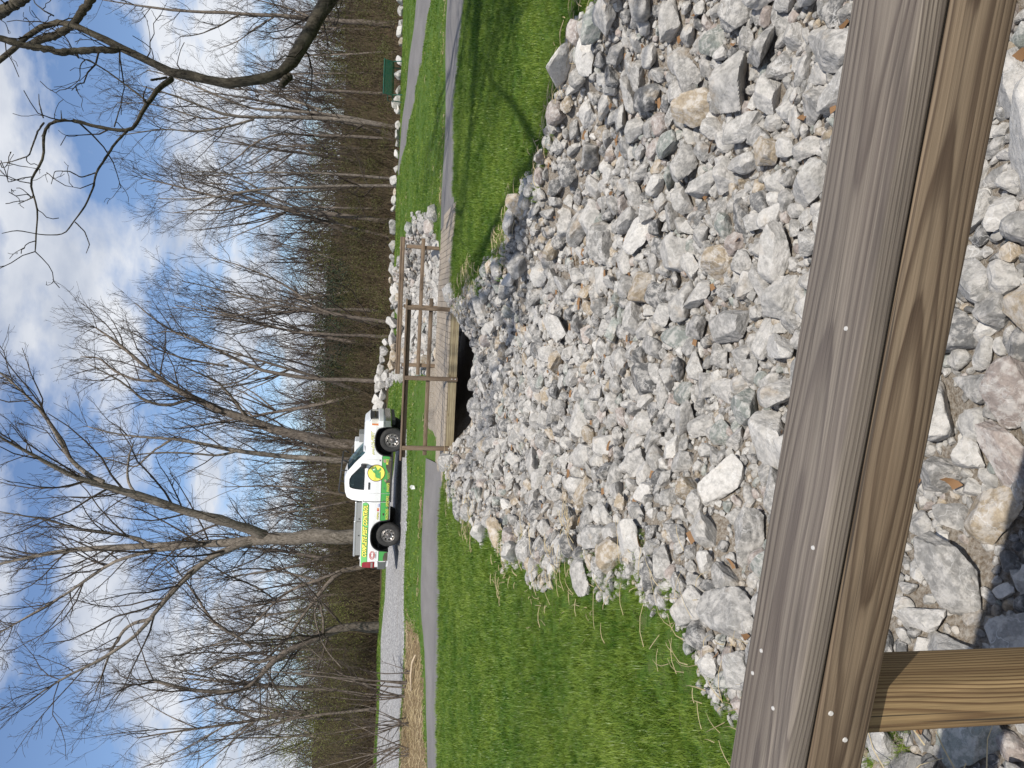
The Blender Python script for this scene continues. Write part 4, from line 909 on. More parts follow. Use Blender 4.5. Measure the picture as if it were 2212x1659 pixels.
def make_crown(limbsP, limbsR, rng, d1=1.1, d2=2.0, d3=2.6, l1=(1.4, 3.4), l2=(.5, 1.3), l3=(.22, .65), t0=.2, rmin=.006, ang=(.45, 1.05), up=.12, wig=.18):
    P1, R1 = spawn(limbsP, limbsR, d1, *l1, ang, 6, rng, t0, up, wig, rmin*1.6)
    P2, R2 = spawn(P1, R1, d2, *l2, (.4, 1.0), 5, rng, .12, up*.8, wig*1.15, rmin*1.1)
    P3, R3 = spawn(P2, R2, d3, *l3, (.35, .95), 4, rng, .1, up*.6, wig*1.15, rmin)
    return (P1, R1), (P2, R2), (P3, R3)
def crown_mesh(levels, sides=(5, 4, 3)):
    a = Acc()
    for (P, R), s in zip(levels, sides):
        if len(P):
            V, F = tubes(P, R, s); a.add(V, F)
    return a
def hero_tree(name, limbs, label, bark, rng, base=None, twig=None, group=None, k=18, foliage=None, **kw):
    L = [list(map(tuple, l)) for l in limbs]
    x, y, z, r = L[0][0]
    if base is None:
        gz = float(G(x, y)) - .1
        if z > gz+.05: L[0] = [(x, y, gz, r*1.35), (x, y, gz+.25*(z-gz), r*1.12)] + L[0]
    else: L[0] = list(base)+L[0]
    bx, by, bz = L[0][0][:3]
    root = empty(name, (bx, by, bz)); tag(root, label, 'tree', group)
    A = [capped(resample(l, k)) for l in L]
    P = np.array([a[:, :3] for a in A]) - np.array([bx, by, bz]); R = np.array([a[:, 3] for a in A])
    # small irregularities of the wood
    R = R*(1+.06*rng.normal(size=R.shape)); R[:, 0] *= 1.0
    wob = rng.normal(0, 1, P.shape)*R[..., None]*.14; wob[:, :3] = 0; wob[:, -3:] = 0; P = P+wob
    V, F = tubes(P, R, 10)
    tr = obj_np('trunk', V, [F], bark, root, True)
    lv = make_crown(P, R, rng, **kw)
    c = crown_mesh(lv).build('crown', twig or TWIG, root, True)
    if foliage: leaf_specks(lv, foliage, root, rng)
    return root
def leaf_specks(lv, spec, root, rng):
    mat, per, size = spec
    P = lv[2][0][:, 1:].reshape(-1, 3); P = P[rng.random(len(P)) < per]
    V, F = specks(P, size, rng, .08); obj_np('foliage', V, [F], mat, root)
def specks(P, size, rng, jit):
    n = len(P); P = P+rng.normal(0, jit, P.shape)
    a = rng.normal(size=(n, 3)); a /= np.linalg.norm(a, axis=1, keepdims=True); b = np.cross(a, rng.normal(size=(n, 3))); b /= np.linalg.norm(b, axis=1, keepdims=True)+1e-9
    s = size*rng.uniform(.6, 1.3, (n, 1))
    V = np.stack([P-a*s, P+b*s*.5, P+a*s, P-b*s*.5], 1).reshape(-1, 3)
    return V, np.arange(n*4).reshape(n, 4)
HL = {
 'a': ('big bare tree with forked grey trunk rising behind the rear of the white truck', BARK_PALE),
 'b': ('bent bare tree with broken snag top leaning left beside the gravel drive', BARK),
 'c': ('leaning bare tree at the wood edge just left of the truck tailgate', BARK),
 'd': ('massive bare tree leaning right from behind the truck cab', BARK),
 'e': ('slim pale-barked bare tree directly behind the truck cab roof', BARK_PALE),
 'f': ('straight single-trunk bare tree above the truck bonnet, forking high', BARK),
 'g': ('bare tree behind the far footbridge spreading limbs right in a fan', BARK),
 'h': ('slender bare tree beside the fan-shaped tree behind the far footbridge', BARK),
 'i': ('bare tree with several close trunks left of the green bench', BARK_PALE),
 'j': ('bare tree with thick tapering trunk behind the right end of the far footbridge', BARK),
 'k': ('straight bare tree standing at the creek bank rocks with one side limb', BARK_PALE),
 'l': ('bare tree at the right edge of the woods behind the overhanging limb', BARK),
 'm': ('crooked bare tree with a curved top between the multi-trunk tree and the thin ones', BARK),
 'n': ('thin straight bare tree second left of the multi-trunk tree', BARK_PALE)}
for k_, (lab, bk) in HL.items():
    big = k_ in 'abd'
    hero_tree('bare_tree', TREE_LIMBS[k_], lab, bk, TREE_RNG, d1=3.0 if big else 2.5, d2=3.1, d3=3.3, l1=(1.4, 4.8) if big else (1.0, 3.5), rmin=.0068, t0=.18,
              group='bare trees at the wood edge')
# the tree overhanging from the right, nearer than the woods
OV = TREE_LIMBS['z']
b0 = OV[0][0]
base = [(9.4, 12.6, float(G(9.4, 12.6))-.1, .27), (9.0, 12.6, -.9, .22), (7.9, 12.3, -.1, .18)]
extra = [[(9.3, 12.6, -1.3, .22), (9.5, 11.4, 1.2, .18), (9.3, 10.2, 3.2, .14), (9.0, 9.0, 5.0, .10), (8.6, 8.0, 6.6, .06), (8.2, 7.2, 8.0, .035)],
         [(9.4, 11.2, 1.5, .13), (8.4, 10.4, 3.0, .10), (7.4, 9.4, 4.2, .07), (6.8, 8.6, 5.2, .04)],
         [(9.3, 10.1, 3.3, .10), (7.9, 9.4, 4.6, .08), (6.9, 8.2, 6.0, .05), (6.4, 7.4, 7.2, .03)],
         [(9.4, 10.8, 2.2, .11), (10.6, 12.0, 3.8, .09), (11.4, 13.0, 5.6, .06), (11.8, 13.4, 7.2, .03)],
         [(9.2, 9.8, 3.8, .09), (10.2, 8.6, 5.2, .07), (10.6, 7.4, 6.8, .05), (10.4, 6.6, 8.0, .03)]]
hero_tree('overhanging_tree', OV+extra, 'dark bare tree reaching in from the right with a bent trunk and cut knot', BARK_DARK, TREE_RNG, base=base, k=40, twig=TWIG_DARK,
          d1=1.9, d2=2.6, d3=2.6, l1=(.35, 1.3), l2=(.2, .6), l3=(.1, .28), t0=.1, rmin=.0045, ang=(.6, 1.3), up=.02, wig=.34)
# filler trees: four grown shapes, copied with their own place, turn and size
def grown(rng, h, r, forks, spread, d=(1.7, 2.3, 2.8)):
    limbs = []; z = 0; p = np.array([0, 0, 0.]); pt = [(0, 0, 0, r)]
    dx = rng.normal(0, .10, 2)
    for i in range(1, 9):
        p = p+np.array([dx[0]*h/9+rng.normal(0, .13), dx[1]*h/9+rng.normal(0, .13), h/9]); pt.append((*p, r*(1-.1*i)))
    limbs.append(pt)
    for f in range(forks):
        i = int(rng.integers(3, 8)); q = np.array(pt[i][:3]); rr_ = pt[i][3]*.62; az = rng.uniform(0, 6.283)
        dd = np.array([math.cos(az)*spread, math.sin(az)*spread, 1.0]); dd /= np.linalg.norm(dd); l = [(*q, rr_)]
        Lf = h*rng.uniform(.28, .5)
        for j in range(1, 6):
            dd = dd+np.array([0, 0, .12])+rng.normal(0, .12, 3); dd /= np.linalg.norm(dd); q = q+dd*Lf/5; l.append((*q, rr_*(1-.16*j)))
        limbs.append(l)
    A = [resample(l, 10) for l in limbs]; P = np.array([a[:, :3] for a in A]); R = np.array([a[:, 3] for a in A])
    V, F = tubes(P, R, 7)
    lv = make_crown(P, R, rng, *d, t0=.25, rmin=.0065)
    return (V, F), lv
PROTO = []
for i in range(5):
    (V, F), lv = grown(TREE_RNG, [14, 16, 12, 10, 15][i], [.15, .19, .12, .10, .16][i], [6, 8, 5, 5, 7][i], [.5, .6, .45, .7, .4][i])
    tm = mesh_np('trunk', V, [F], BARK, True); ca = crown_mesh(lv, (4, 3, 3)); cm = mesh_np('crown', np.concatenate(ca.V), ca.faces(), TWIG, True)
    fm = None
    if i == 3:
        Pq = lv[2][0][:, 1:].reshape(-1, 3); Pq = Pq[TREE_RNG.random(len(Pq)) < .5]; fv, ff = specks(Pq, .035, TREE_RNG, .06); fm = mesh_np('foliage', fv, [ff], BUD)
    PROTO.append((tm, cm, fm))
def put_tree(i, x, y, s, rz, label, group, name='bare_tree'):
    t = empty(name, (x, y, float(G(x, y))-.1), rz); t.scale = (s, s, s); tag(t, label, 'tree', group)
    obj_me('trunk', PROTO[i][0], t); obj_me('crown', PROTO[i][1], t)
    if PROTO[i][2]: obj_me('foliage', PROTO[i][2], t)
fr = random.Random(12)
NEARH = [(-11.8/35, 'the bent snag-topped tree'), (-9.4/37, 'the leaning tree by the tailgate'), (-7.5/36, 'the big forked tree'), (-4.2/39, 'the pale slim tree'), (-2.8/40, 'the massive leaning tree'), (0, 'the straight high-forking tree'),
         (2.4/45, 'the slender tree behind the bridge'), (3.5/44, 'the fan-shaped tree'), (10/47, 'the thick tapering tree'), (11.3/44, 'the tree at the creek bank'), (14.6/46, 'the crooked tree'), (15.4/46, 'the multi-trunk tree'), (23.4/50, 'the tree at the right edge')]
nn = 40
for k_ in range(nn):
    u_ = -.50 + 1.06*(k_+fr.random())/nn
    y = fr.uniform(42, 62) if u_ < 0 else fr.uniform(48, 66); x = u_*y
    h_ = min(NEARH, key=lambda q: abs(q[0]-u_)); i_ = fr.choice([0, 1, 2, 2, 4]); s_ = fr.uniform(.66, 1.0)
    lab = '%s bare tree deep in woods, just %s of %s' % ('taller' if s_ > .85 else 'shorter', 'left' if u_ < h_[0] else 'right', h_[1])
    put_tree(i_, x, y, s_, fr.uniform(0, 6.28), lab, 'thin bare trees deeper in the woods')
for (x, y, s, lab) in ((-15.8, 31.5 + 4.5, .8, 'budding yellow-green tree at the far left edge of the picture'), (-17.5, 38.5, .95, 'budding yellow-green tree behind the one at the left edge'),
                  (-14.6, 40.5, .9, 'budding yellow-green tree right of the ones at the left edge')):
    put_tree(3, x, y, s, fr.uniform(0, 6.28), lab, 'budding trees on the left', 'budding_tree')

for (i_, x, y, s_, rz, lab) in ((1, 6.7, 3.3, 1.15, 1.0, 'tall bare tree out of view right, nearest the rail, shading the right lawn'),
                               (4, 9.4, 6.6, 1.25, 2.2, 'tall bare tree out of view right, farthest from the rail'),
                               (0, 8.3, 4.7, 1.20, 4.0, 'tall bare tree out of view right, between two others'),
                               (1, 9.9, 3.4, 1.30, 5.1, 'tallest bare tree out of view right, farthest sideways'),
                               (4, 7.5, 1.4, 1.35, .4, 'tall bare tree out of view right, beside the near footbridge end')):
    put_tree(i_, x, y, s_, rz, lab, 'bare trees out of view at the right')
# saplings on the dry bank between the drive and the path
def sapling(x, y, h, stems, label, rng, lean=.2):
    z = float(G(x, y)); root = empty('sapling', (x, y, z)); tag(root, label, 'sapling', 'bare saplings on the dry bank')
    L = []
    for s_ in range(stems):
        az = rng.uniform(0, 6.28); d = np.array([math.cos(az)*lean, math.sin(az)*lean, 1.]); q = np.array([rng.normal(0, .08), rng.normal(0, .08), -.05]); hh = h*rng.uniform(.6, 1); r = .010+.005*hh*rng.uniform(.6, 1); l = [(*q, r)]
        for j in range(1, 7):
            d = d+rng.normal(0, .10, 3)+np.array([0, 0, .05]); d /= np.linalg.norm(d); q = q+d*hh/6; l.append((*q, r*(1-.13*j)))
        L.append(resample(l, 9))
    P = np.array([a[:, :3] for a in L]); R = np.array([a[:, 3] for a in L])
    V, F = tubes(P, R, 6); obj_np('trunk', V, [F], BARK, root, True)
    lv = make_crown(P, R, rng, 2.6, 3.2, 3.0, (.4, 1.1), (.2, .5), (.1, .25), .12, .0035, (.5, 1.1), .05)
    crown_mesh(lv, (4, 3, 3)).build('crown', TWIG, root, True)
for (x, y, h, st, lab) in ((-8.75, 21.3, 5.2, 3, 'tall thin sapling with three stems in front of the gravel drive'), (-8.2, 21.0, 1.6, 3, 'small twiggy sapling right of the tall thin sapling'),
                           (-9.6, 20.9, 2.2, 4, 'bushy sapling just left of the tall thin sapling'), (-10.3, 20.8, 2.6, 5, 'bushy sapling at the left edge of the picture'),
                           (-9.95, 21.6, 3.0, 5, 'leaning sapling behind the bushy ones at the left edge'), (-9.15, 21.5, 4.6, 4, 'second tall sapling just left of the tall thin sapling'), (-10.6, 21.7, 4.0, 5, 'tallest bushy sapling at the very left edge')):
    sapling(x, y, h, st, lab, TREE_RNG, .14 if h > 4 else .45)
# fallen stick in the dry grass
a = Acc(); zz = float(G(-7.6, 20.4)); a.tube([(-8.6, 20.6, zz+.08), (-8.1, 20.45, zz+.12), (-7.7, 20.3, zz+.10), (-7.35, 19.9, zz+.05)], [.03, .035, .03, .02], 6)
tag(a.build('fallen_branch', simple('bleached_stick', (.48, .38, .26), .8, noise=.2), None, True), 'pale crooked stick lying in the dry grass by the path', 'branch')

# ------------------------------------------------------------------ woods undergrowth (nobody could count it)
ur = np.random.default_rng(44)
def stems(n, xlim, ylim, hlim, lean, rlim, zmul=1.0):
    y = ur.uniform(*ylim, n); x = ur.uniform(-1, 1, n)*(xlim*y/46); h = ur.uniform(*hlim, n)*(0.55+.45*ur.random(n))
    P = np.zeros((n, 4, 3)); P[:, 0] = np.stack([x, y, G(x, y)-.05], 1)
    az = ur.uniform(0, 6.283, n); d = np.stack([np.cos(az)*lean*ur.random(n), np.sin(az)*lean*ur.random(n), np.ones(n)], 1)
    for j in range(1, 4):
        d = d+ur.normal(0, .22, (n, 3)); d /= np.linalg.norm(d, axis=1, keepdims=True); P[:, j] = P[:, j-1]+d*(h/3)[:, None]
    R = ur.uniform(*rlim, n)[:, None]*np.array([1, .8, .6, .35])[None]
    return P, R
acc = Acc()
for (n_, yl, hl, ln_, rl) in ((2000, (41.2, 46), (1.0, 3.2), .9, (.008, .02)), (2800, (45, 56), (1.6, 4.6), .7, (.010, .026)), (2200, (54, 72), (2.5, 6.0), .5, (.014, .034))):
    P, R = stems(n_, 31, yl, hl, ln_, rl); V, F = tubes(P, R, 3); acc.add(V, F)
    P2, R2 = spawn(P, R, 1.1, .5, 1.5, (.4, 1.1), 4, ur, .2, .05, .22, .007); V, F = tubes(P2, R2, 3); acc.add(V, F)
y = ur.uniform(36.3, 42, 1500); x = ur.uniform(-23, -3.5, 1500)
tag(acc.build('thicket', TWIG_DRY), 'tangled brown thicket of stems at the foot of the woods', 'thicket', kind='stuff')
# left side undergrowth is nearer
acc = Acc()
n_ = 1900; y = ur.uniform(36.2, 43, n_); x = -3.0 - ur.random(n_)*21
P = np.zeros((n_, 4, 3)); P[:, 0] = np.stack([x, y, G(x, y)-.05], 1); d = np.stack([ur.normal(0, .35, n_), ur.normal(0, .35, n_), np.ones(n_)], 1); h = ur.uniform(.8, 3.6, n_)
for j in range(1, 4):
    d = d+ur.normal(0, .22, (n_, 3)); d /= np.linalg.norm(d, axis=1, keepdims=True); P[:, j] = P[:, j-1]+d*(h/3)[:, None]
R = ur.uniform(.006, .018, n_)[:, None]*np.array([1, .8, .6, .35])[None]
V, F = tubes(P, R, 3); acc.add(V, F); P2, R2 = spawn(P, R, 1.5, .4, 1.2, (.4, 1.1), 4, ur, .2, .05, .22, .006); V, F = tubes(P2, R2, 3); acc.add(V, F)
tag(acc.build('thicket', TWIG_DRY), 'brown brush and saplings along the left wood edge behind the drive', 'thicket', kind='stuff')
# olive and evergreen leaves of the underbrush, in clumps
def clumps(n, xlim, ylim, hlim, rad, per, size, mat, name, label, xb=None):
    y = ur.uniform(*ylim, n); x = (ur.uniform(-1, 1, n)*(xlim*y/46)) if xb is None else ur.uniform(*xb, n)*y/46
    z = G(x, y)+ur.uniform(*hlim, n); rd = ur.uniform(*rad, n); m = n*per
    C = np.repeat(np.stack([x, y, z], 1), per, 0); q = ur.normal(size=(m, 3)); q *= (np.repeat(rd, per)/np.linalg.norm(q, axis=1)*ur.random(m)**.45)[:, None]; q[:, 2] *= .7
    V, F = specks(C+q, size, ur, .02); return tag(obj_np(name, V, [F], mat), label, 'underbrush', kind='stuff')
clumps(420, 31, (42, 54), (.3, 2.6), (.5, 1.3), 150, .05, OLIVE, 'underbrush', 'olive green privet underbrush in the woods')
clumps(380, 31, (54, 70), (.6, 4.5), (.8, 1.8), 110, .075, OLIVE, 'underbrush', 'olive green underbrush deeper in the woods')
clumps(34, 31, (56, 66), (1.5, 3.6), (1.0, 2.0), 260, .08, EVERG, 'underbrush', 'dark evergreen shrubs inside the woods', (-1, 7))
clumps(170, 31, (35.5, 42), (.4, 5.0), (.6, 1.3), 120, .030, BUD, 'underbrush', 'yellow-green budding shrubs at the left edge of the woods', (-23, -13.5))
# far wood that reads as a grey mass of trunks and twigs
acc = Acc()
n_ = 260; y = ur.uniform(62, 125, n_); x = ur.uniform(-1, 1, n_)*(.62*y); h = ur.uniform(4.5, 11.5, n_)
P = np.zeros((n_, 5, 3)); P[:, 0] = np.stack([x, y, G(x, y)-.1], 1); d = np.stack([ur.normal(0, .06, n_), ur.normal(0, .06, n_), np.ones(n_)], 1)
for j in range(1, 5):
    d = d+ur.normal(0, .14, (n_, 3)); d /= np.linalg.norm(d, axis=1, keepdims=True); P[:, j] = P[:, j-1]+d*(h/4)[:, None]
R = ur.uniform(.06, .14, n_)[:, None]*np.linspace(1, .25, 5)[None]
V, F = tubes(P, R, 4); acc.add(V, F)
P1, R1 = spawn(P, R, 2.4, 1.2, 3.6, (.4, 1.0), 4, ur, .12, .10, .2, .016); V, F = tubes(P1, R1, 3); acc.add(V, F)
P2, R2 = spawn(P1, R1, 2.0, .6, 1.6, (.4, 1.0), 3, ur, .15, .10, .2, .012); V, F = tubes(P2, R2, 3); acc.add(V, F)
n_ = 2500; y = ur.uniform(66, 112, n_); x = ur.uniform(-1, 1, n_)*(.60*y); h = ur.uniform(1.8, 6.5, n_)
P = np.zeros((n_, 4, 3)); P[:, 0] = np.stack([x, y, G(x, y)-.1], 1); d = np.stack([ur.normal(0, .3, n_), ur.normal(0, .3, n_), np.ones(n_)], 1)
for j in range(1, 4):
    d = d+ur.normal(0, .2, (n_, 3)); d /= np.linalg.norm(d, axis=1, keepdims=True); P[:, j] = P[:, j-1]+d*(h/3)[:, None]
R = ur.uniform(.022, .05, n_)[:, None]*np.linspace(1, .35, 4)[None]
V, F = tubes(P, R, 3); acc.add(V, F)
P1, R1 = spawn(P, R, 1.7, .6, 1.9, (.4, 1.1), 3, ur, .2, .08, .22, .014); V, F = tubes(P1, R1, 3); acc.add(V, F)
tag(acc.build('distant_woods', TWIG), 'far grey mass of bare woods on the rising ground', 'woods', kind='stuff')
# ------------------------------------------------------------------ pickup truck (local: x forward, y to its left, z up; the near side is y < 0)
PAINT = simple('white_car_paint', (0.80, 0.80, 0.79), 0.28, coat=0.6)
GREENV = simple('green_vinyl', (0.075, 0.36, 0.085), 0.4, coat=0.3); GREENL = simple('light_green_vinyl', (0.16, 0.50, 0.15), 0.4, coat=0.3)
YEL = simple('yellow_vinyl', (0.85, 0.80, 0.14), 0.4); BLK = simple('black_vinyl', (0.015, 0.02, 0.015), 0.4)
PALEY = simple('pale_yellow_vinyl', (0.86, 0.84, 0.38), 0.4); FROGG = simple('frog_green', (0.12, 0.42, 0.13), 0.4); FROGL = simple('frog_light_green', (0.32, 0.62, 0.24), 0.4)
FROGD = simple('frog_outline', (0.025, 0.13, 0.02), 0.5); BROWNV = simple('brown_vinyl_ring', (0.13, 0.045, 0.015), 0.4); WHT = simple('white_vinyl', (0.82, 0.82, 0.8), 0.4)
REDV = simple('red_vinyl', (0.55, 0.07, 0.05), 0.4); BLUEV = simple('blue_vinyl', (0.06, 0.11, 0.45), 0.4); DKGREY = simple('grey_print', (0.12, 0.12, 0.13), 0.5); PINKV = simple('mouse_print', (0.42, 0.27, 0.20), 0.5)
RUBBER = simple('tyre_rubber', (0.030, 0.029, 0.028), 0.85, noise=.35, nscale=14); ALU = simple('machined_wheel_metal', (0.33, 0.31, 0.29), 0.4, 0.85)
DARK = simple('dark_underbody', (0.012, 0.012, 0.013), 0.8); BLKPL = simple('black_plastic', (0.022, 0.022, 0.024), 0.5)
CHROME = simple('worn_chrome', (0.40, 0.41, 0.40), 0.18, 1.0); BUMPG = simple('grey_bumper_metal', (0.22, 0.23, 0.22), 0.35, 0.7); TAILR = simple('red_tail_lens', (0.27, 0.008, 0.012), 0.12, coat=1)
LENSC = simple('clear_lamp_lens', (0.72, 0.68, 0.60), 0.15, coat=1); LENSO = simple('amber_lamp_lens', (0.62, 0.20, 0.06), 0.15, coat=1); TBOX = simple('toolbox_aluminium', (0.62, 0.62, 0.61), 0.38, 0.75)
TBOXS = simple('toolbox_side_grey', (0.34, 0.34, 0.33), 0.5, 0.3); MUD = simple('dusty_mud', (0.10, 0.085, 0.06), 0.95, noise=.35, nscale=6); SEATM = simple('grey_seat_cloth', (0.09, 0.09, 0.095), 0.9)
def glass_mat():
    m, n, l, p, o = new_mat('tinted_window_glass')
    p.inputs['Base Color'].default_value = (.02, .035, .04, 1); p.inputs['Roughness'].default_value = 0.03; p.inputs['Specular IOR Level'].default_value = 0.6
    tr = n.new('ShaderNodeBsdfTransparent'); tr.inputs['Color'].default_value = (.42, .62, .62, 1)
    mx = n.new('ShaderNodeMixShader'); mx.inputs[0].default_value = .50
    l.new(p.outputs[0], mx.inputs[1]); l.new(tr.outputs[0], mx.inputs[2]); l.new(mx.outputs[0], o.inputs[0]); return m
GLASS = glass_mat()
HEAD = math.radians(-10)
TR = empty('pickup_truck', (-3.55, 26.45, -1.195), HEAD)
tag(TR, 'white pest control pickup truck with green lettering bands and roof rack parked on gravel', 'truck')
def tpx(y): return (1205-y)/239.6 - 1.69
def tpz(x, y): return (622+(1205-y)*.037-x)/249.0
HW = 1.0
RAXX, FAXX, RT = -1.69, 1.69, .415
def halfw(xx, z):
    z = np.asarray(z, float); xx = np.asarray(xx, float)
    w = HW - .05*np.clip((.62-z)/.3, 0, 1)**2 - .07*np.clip((z-1.02)/.35, 0, 1)**1.6
    w = w - .30*np.clip((xx-2.25)/.5, 0, 1)**2.2 - .06*np.clip((-2.75-xx)/.2, 0, 1)**2
    return w + .012*np.exp(-((z-.98)/.06)**2)
def arch(xx, cx, r, zt, base):
    d = np.abs(xx-cx); u = np.clip(1-(d/r)**2.6, 0, None)**(1/2.6)
    return np.where(d < r, base+(zt-base)*u, base)
def zlow(xx): return np.maximum(arch(xx, RAXX, .57, 1.02, .40), arch(xx, FAXX, .55, .985, .40)) + .26*np.clip((xx-2.24)/.02, 0, 1) + .30*np.clip((-2.45-xx)/.02, 0, 1)*0
def zup(xx):
    xx = np.asarray(xx, float)
    return np.where(xx < -.46, 1.335, np.where(xx < 1.16, 1.275, 1.275-.02*(xx-1.16)-.10*np.clip((xx-2.3)/.35, 0, 1)**1.8))
def side_panel(name, x0, x1, parent, mat, rows=9, top=None):
    xs = np.linspace(x0, x1, max(8, int((x1-x0)/.03))); t = np.linspace(0, 1, rows)
    zl = zlow(xs); zu = zup(xs) if top is None else np.full(len(xs), top)
    Zs = zl[:, None]*(1-t)+zu[:, None]*t; Xs = np.repeat(xs[:, None], rows, 1); W = halfw(Xs, Zs)
    for sgn in (-1, 1):
        Vo = np.stack([Xs, sgn*W, Zs], -1); Vi = np.stack([Xs, sgn*(W-.035), Zs], -1)
        V = np.concatenate([Vo.reshape(-1, 3), Vi.reshape(-1, 3)]); n = len(xs)*rows; i = np.arange(n).reshape(len(xs), rows)
        q = np.stack([i[:-1, :-1], i[1:, :-1], i[1:, 1:], i[:-1, 1:]], -1).reshape(-1, 4)
        rim = []
        b = np.concatenate([i[:, 0], i[-1, 1:], i[::-1, -1][1:], i[0, ::-1][1:]])
        for k in range(len(b)-1): rim.append((b[k], b[k+1], b[k+1]+n, b[k]+n))
        if sgn > 0: q = q[:, ::-1]
        o = obj_np(name, V, [q, q[:, ::-1]+n, np.array(rim)], mat, parent, True)
        o.data.set_sharp_from_angle(angle=math.radians(40))
side_panel('bed_side', -2.82, -.475, TR, PAINT)
side_panel('door', -.16, 1.02, TR, PAINT)
side_panel('cab_corner', -.445, -.168, TR, PAINT)
side_panel('front_fender', 1.028, 2.68, TR, PAINT)
# inner shell: floor, bed, liner, axles
a = Acc(); a.box((-.05, 0, .62), (4.9, 1.28, .30)); a.box((-1.65, 0, .74), (2.3, 1.70, .06)); a.box((.3, 0, .46), (1.35, 1.84, .10)); a.box((1.9, 0, .95), (1.2, 1.25, .5))
a.box((-.47, 0, .95), (.05, 1.86, .74))
for ax_ in (RAXX, FAXX): a.tube([(ax_, -.80, RT), (ax_, .80, RT)], .05, 8)
a.build('chassis', DARK, TR)
a = Acc(); a.box((-2.80, 0, 1.0), (.05, 1.80, .62)); a.build('tailgate', PAINT, TR)
# wheel-arch lips
def lip(cx, r, zt, name='wheel_arch'):
    xs = cx+np.linspace(-r, r, 31)*.999; zz_ = arch(xs, cx, r, zt, .40); zz_[[0, -1]] = .40
    for sgn in (-1, 1):
        P = np.stack([xs, sgn*(halfw(xs, zz_)+.004), zz_], -1); aa = Acc(); aa.tube(P, .024, 6); aa.build(name, BLKPL, TR, True)
        bx = Acc(); Q = np.stack([xs, sgn*(halfw(xs, zz_)-.02), zz_], -1); Q2 = Q.copy(); Q2[:, 1] = sgn*.62
        V = np.concatenate([Q, Q2]); n = len(xs); f = np.array([(k, k+1, n+k+1, n+k) for k in range(n-1)]); obj_np('wheel_well', V, [f], DARK, TR)
        bk = np.concatenate([Q2, np.stack([xs, np.full(n, sgn*.62), np.full(n, .36)], -1)]); obj_np('wheel_well', bk, [f], DARK, TR)
lip(RAXX, .57, 1.02); lip(FAXX, .55, .985)
# bonnet, cowl
xs = np.linspace(1.12, 2.69, 14); ys = np.linspace(-1, 1, 13)
Xs, Ys = np.meshgrid(xs, ys, indexing='ij'); W = halfw(Xs, zup(Xs))-.012
Zs = zup(Xs)+.095*(1-np.abs(Ys)**2.6)*np.clip((2.72-Xs)/.25, 0, 1)**.6+.03*np.exp(-((np.abs(Ys)-.62)/.12)**2)*np.clip((2.7-Xs)/.4, 0, 1)+.003
i = np.arange(Xs.size).reshape(Xs.shape); q = np.stack([i[:-1, :-1], i[1:, :-1], i[1:, 1:], i[:-1, 1:]], -1).reshape(-1, 4)
obj_np('bonnet', np.stack([Xs, Ys*W, Zs], -1).reshape(-1, 3), [q], PAINT, TR, True)
# front end
a = Acc(); a.box((2.665, 0, 1.0), (.06, 1.02, .34)); a.build('grille', BLKPL, TR)
a = Acc(); a.box((2.70, 0, 1.0), (.03, .98, .05)); a.build('grille_bar', CHROME, TR)
for sgn in (-1, 1):
    xs = np.linspace(2.36, 2.70, 7)
    for nm, z0, z1, xa, xb, mt in (('headlight', .90, 1.115, 2.47, 2.70, LENSC), ('turn_lamp', .895, 1.11, 2.35, 2.466, LENSO)):
        xs = np.linspace(xa, xb, 6); V = []
        for zz_ in (z0, z1): V += [(x_, sgn*(float(halfw(x_, zz_))+.018), zz_) for x_ in xs]
        for zz_ in (z0, z1): V += [(x_, sgn*(float(halfw(x_, zz_))-.02), zz_) for x_ in xs]
        n = 6; f = [(k, k+1, n+k+1, n+k) for k in range(n-1)]+[(n+k, n+k+1, 3*n+k+1, 3*n+k) for k in range(n-1)]+[(k, k+1, 2*n+k+1, 2*n+k) for k in range(n-1)]+[(0, n, 3*n, 2*n), (n-1, 2*n-1, 4*n-1, 3*n-1)]
        obj_np(nm, V, [np.array(f)], mt, TR)
    V = [(2.66, sgn*.53, .90), (2.66, sgn*.53, 1.11), (2.70, sgn*.74, 1.11), (2.70, sgn*.74, .9)]; obj_np('headlight', V, [np.array([(0, 1, 2, 3)])], LENSC, TR)
def wrap_bumper(name, x0, xc, z0, z1, mat, sgnx, side):
    pts_ = [(x0, -HW-.03), (xc-.12*sgnx, -HW+.0), (xc-.03*sgnx, -.80), (xc, -.5), (xc, .5), (xc-.03*sgnx, .80), (xc-.12*sgnx, HW-.0), (x0, HW+.03)]
    V = []
    for z in (z0, z0+.03, z1-.03, z1):
        k = .03 if z in (z0, z1) else 0
        for (x_, y_) in pts_: V.append((x_-k*sgnx*.8, y_*(1-k), z))
    n = len(pts_); f = [(r*n+k, r*n+k+1, (r+1)*n+k+1, (r+1)*n+k) for r in range(3) for k in range(n-1)]
    f2 = [tuple(3*n+k for k in range(n)), tuple(range(n))[::-1]]
    return obj_np(name, V, [np.array(f), np.array(f2)], mat, TR, True)
o = wrap_bumper('front_bumper', 2.26, 2.83, .46, .70, CHROME, 1, 0); o.data.set_sharp_from_angle(angle=math.radians(35))
o = wrap_bumper('bumper_cap', 2.25, 2.80, .705, .89, PAINT, 1, 0); o.data.set_sharp_from_angle(angle=math.radians(35))
a = Acc(); a.box((2.52, 0, .40), (.42, 1.62, .12)); a.build('air_dam', BLKPL, TR)
o = wrap_bumper('rear_bumper', -2.62, -3.02, .47, .76, BUMPG, -1, 0); o.data.set_sharp_from_angle(angle=math.radians(35))
a = Acc(); a.box((-2.92, 0, .43), (.5, .07, .07)); a.box((-3.20, 0, .47), (.16, .06, .05)); a.tube([(-3.25, 0, .44), (-3.25, 0, .56)], [.035, .03], 8); a.tube([(-3.25, -.14, .52), (-3.25, .14, .52)], .025, 8); a.build('tow_hitch', BLKPL, TR)
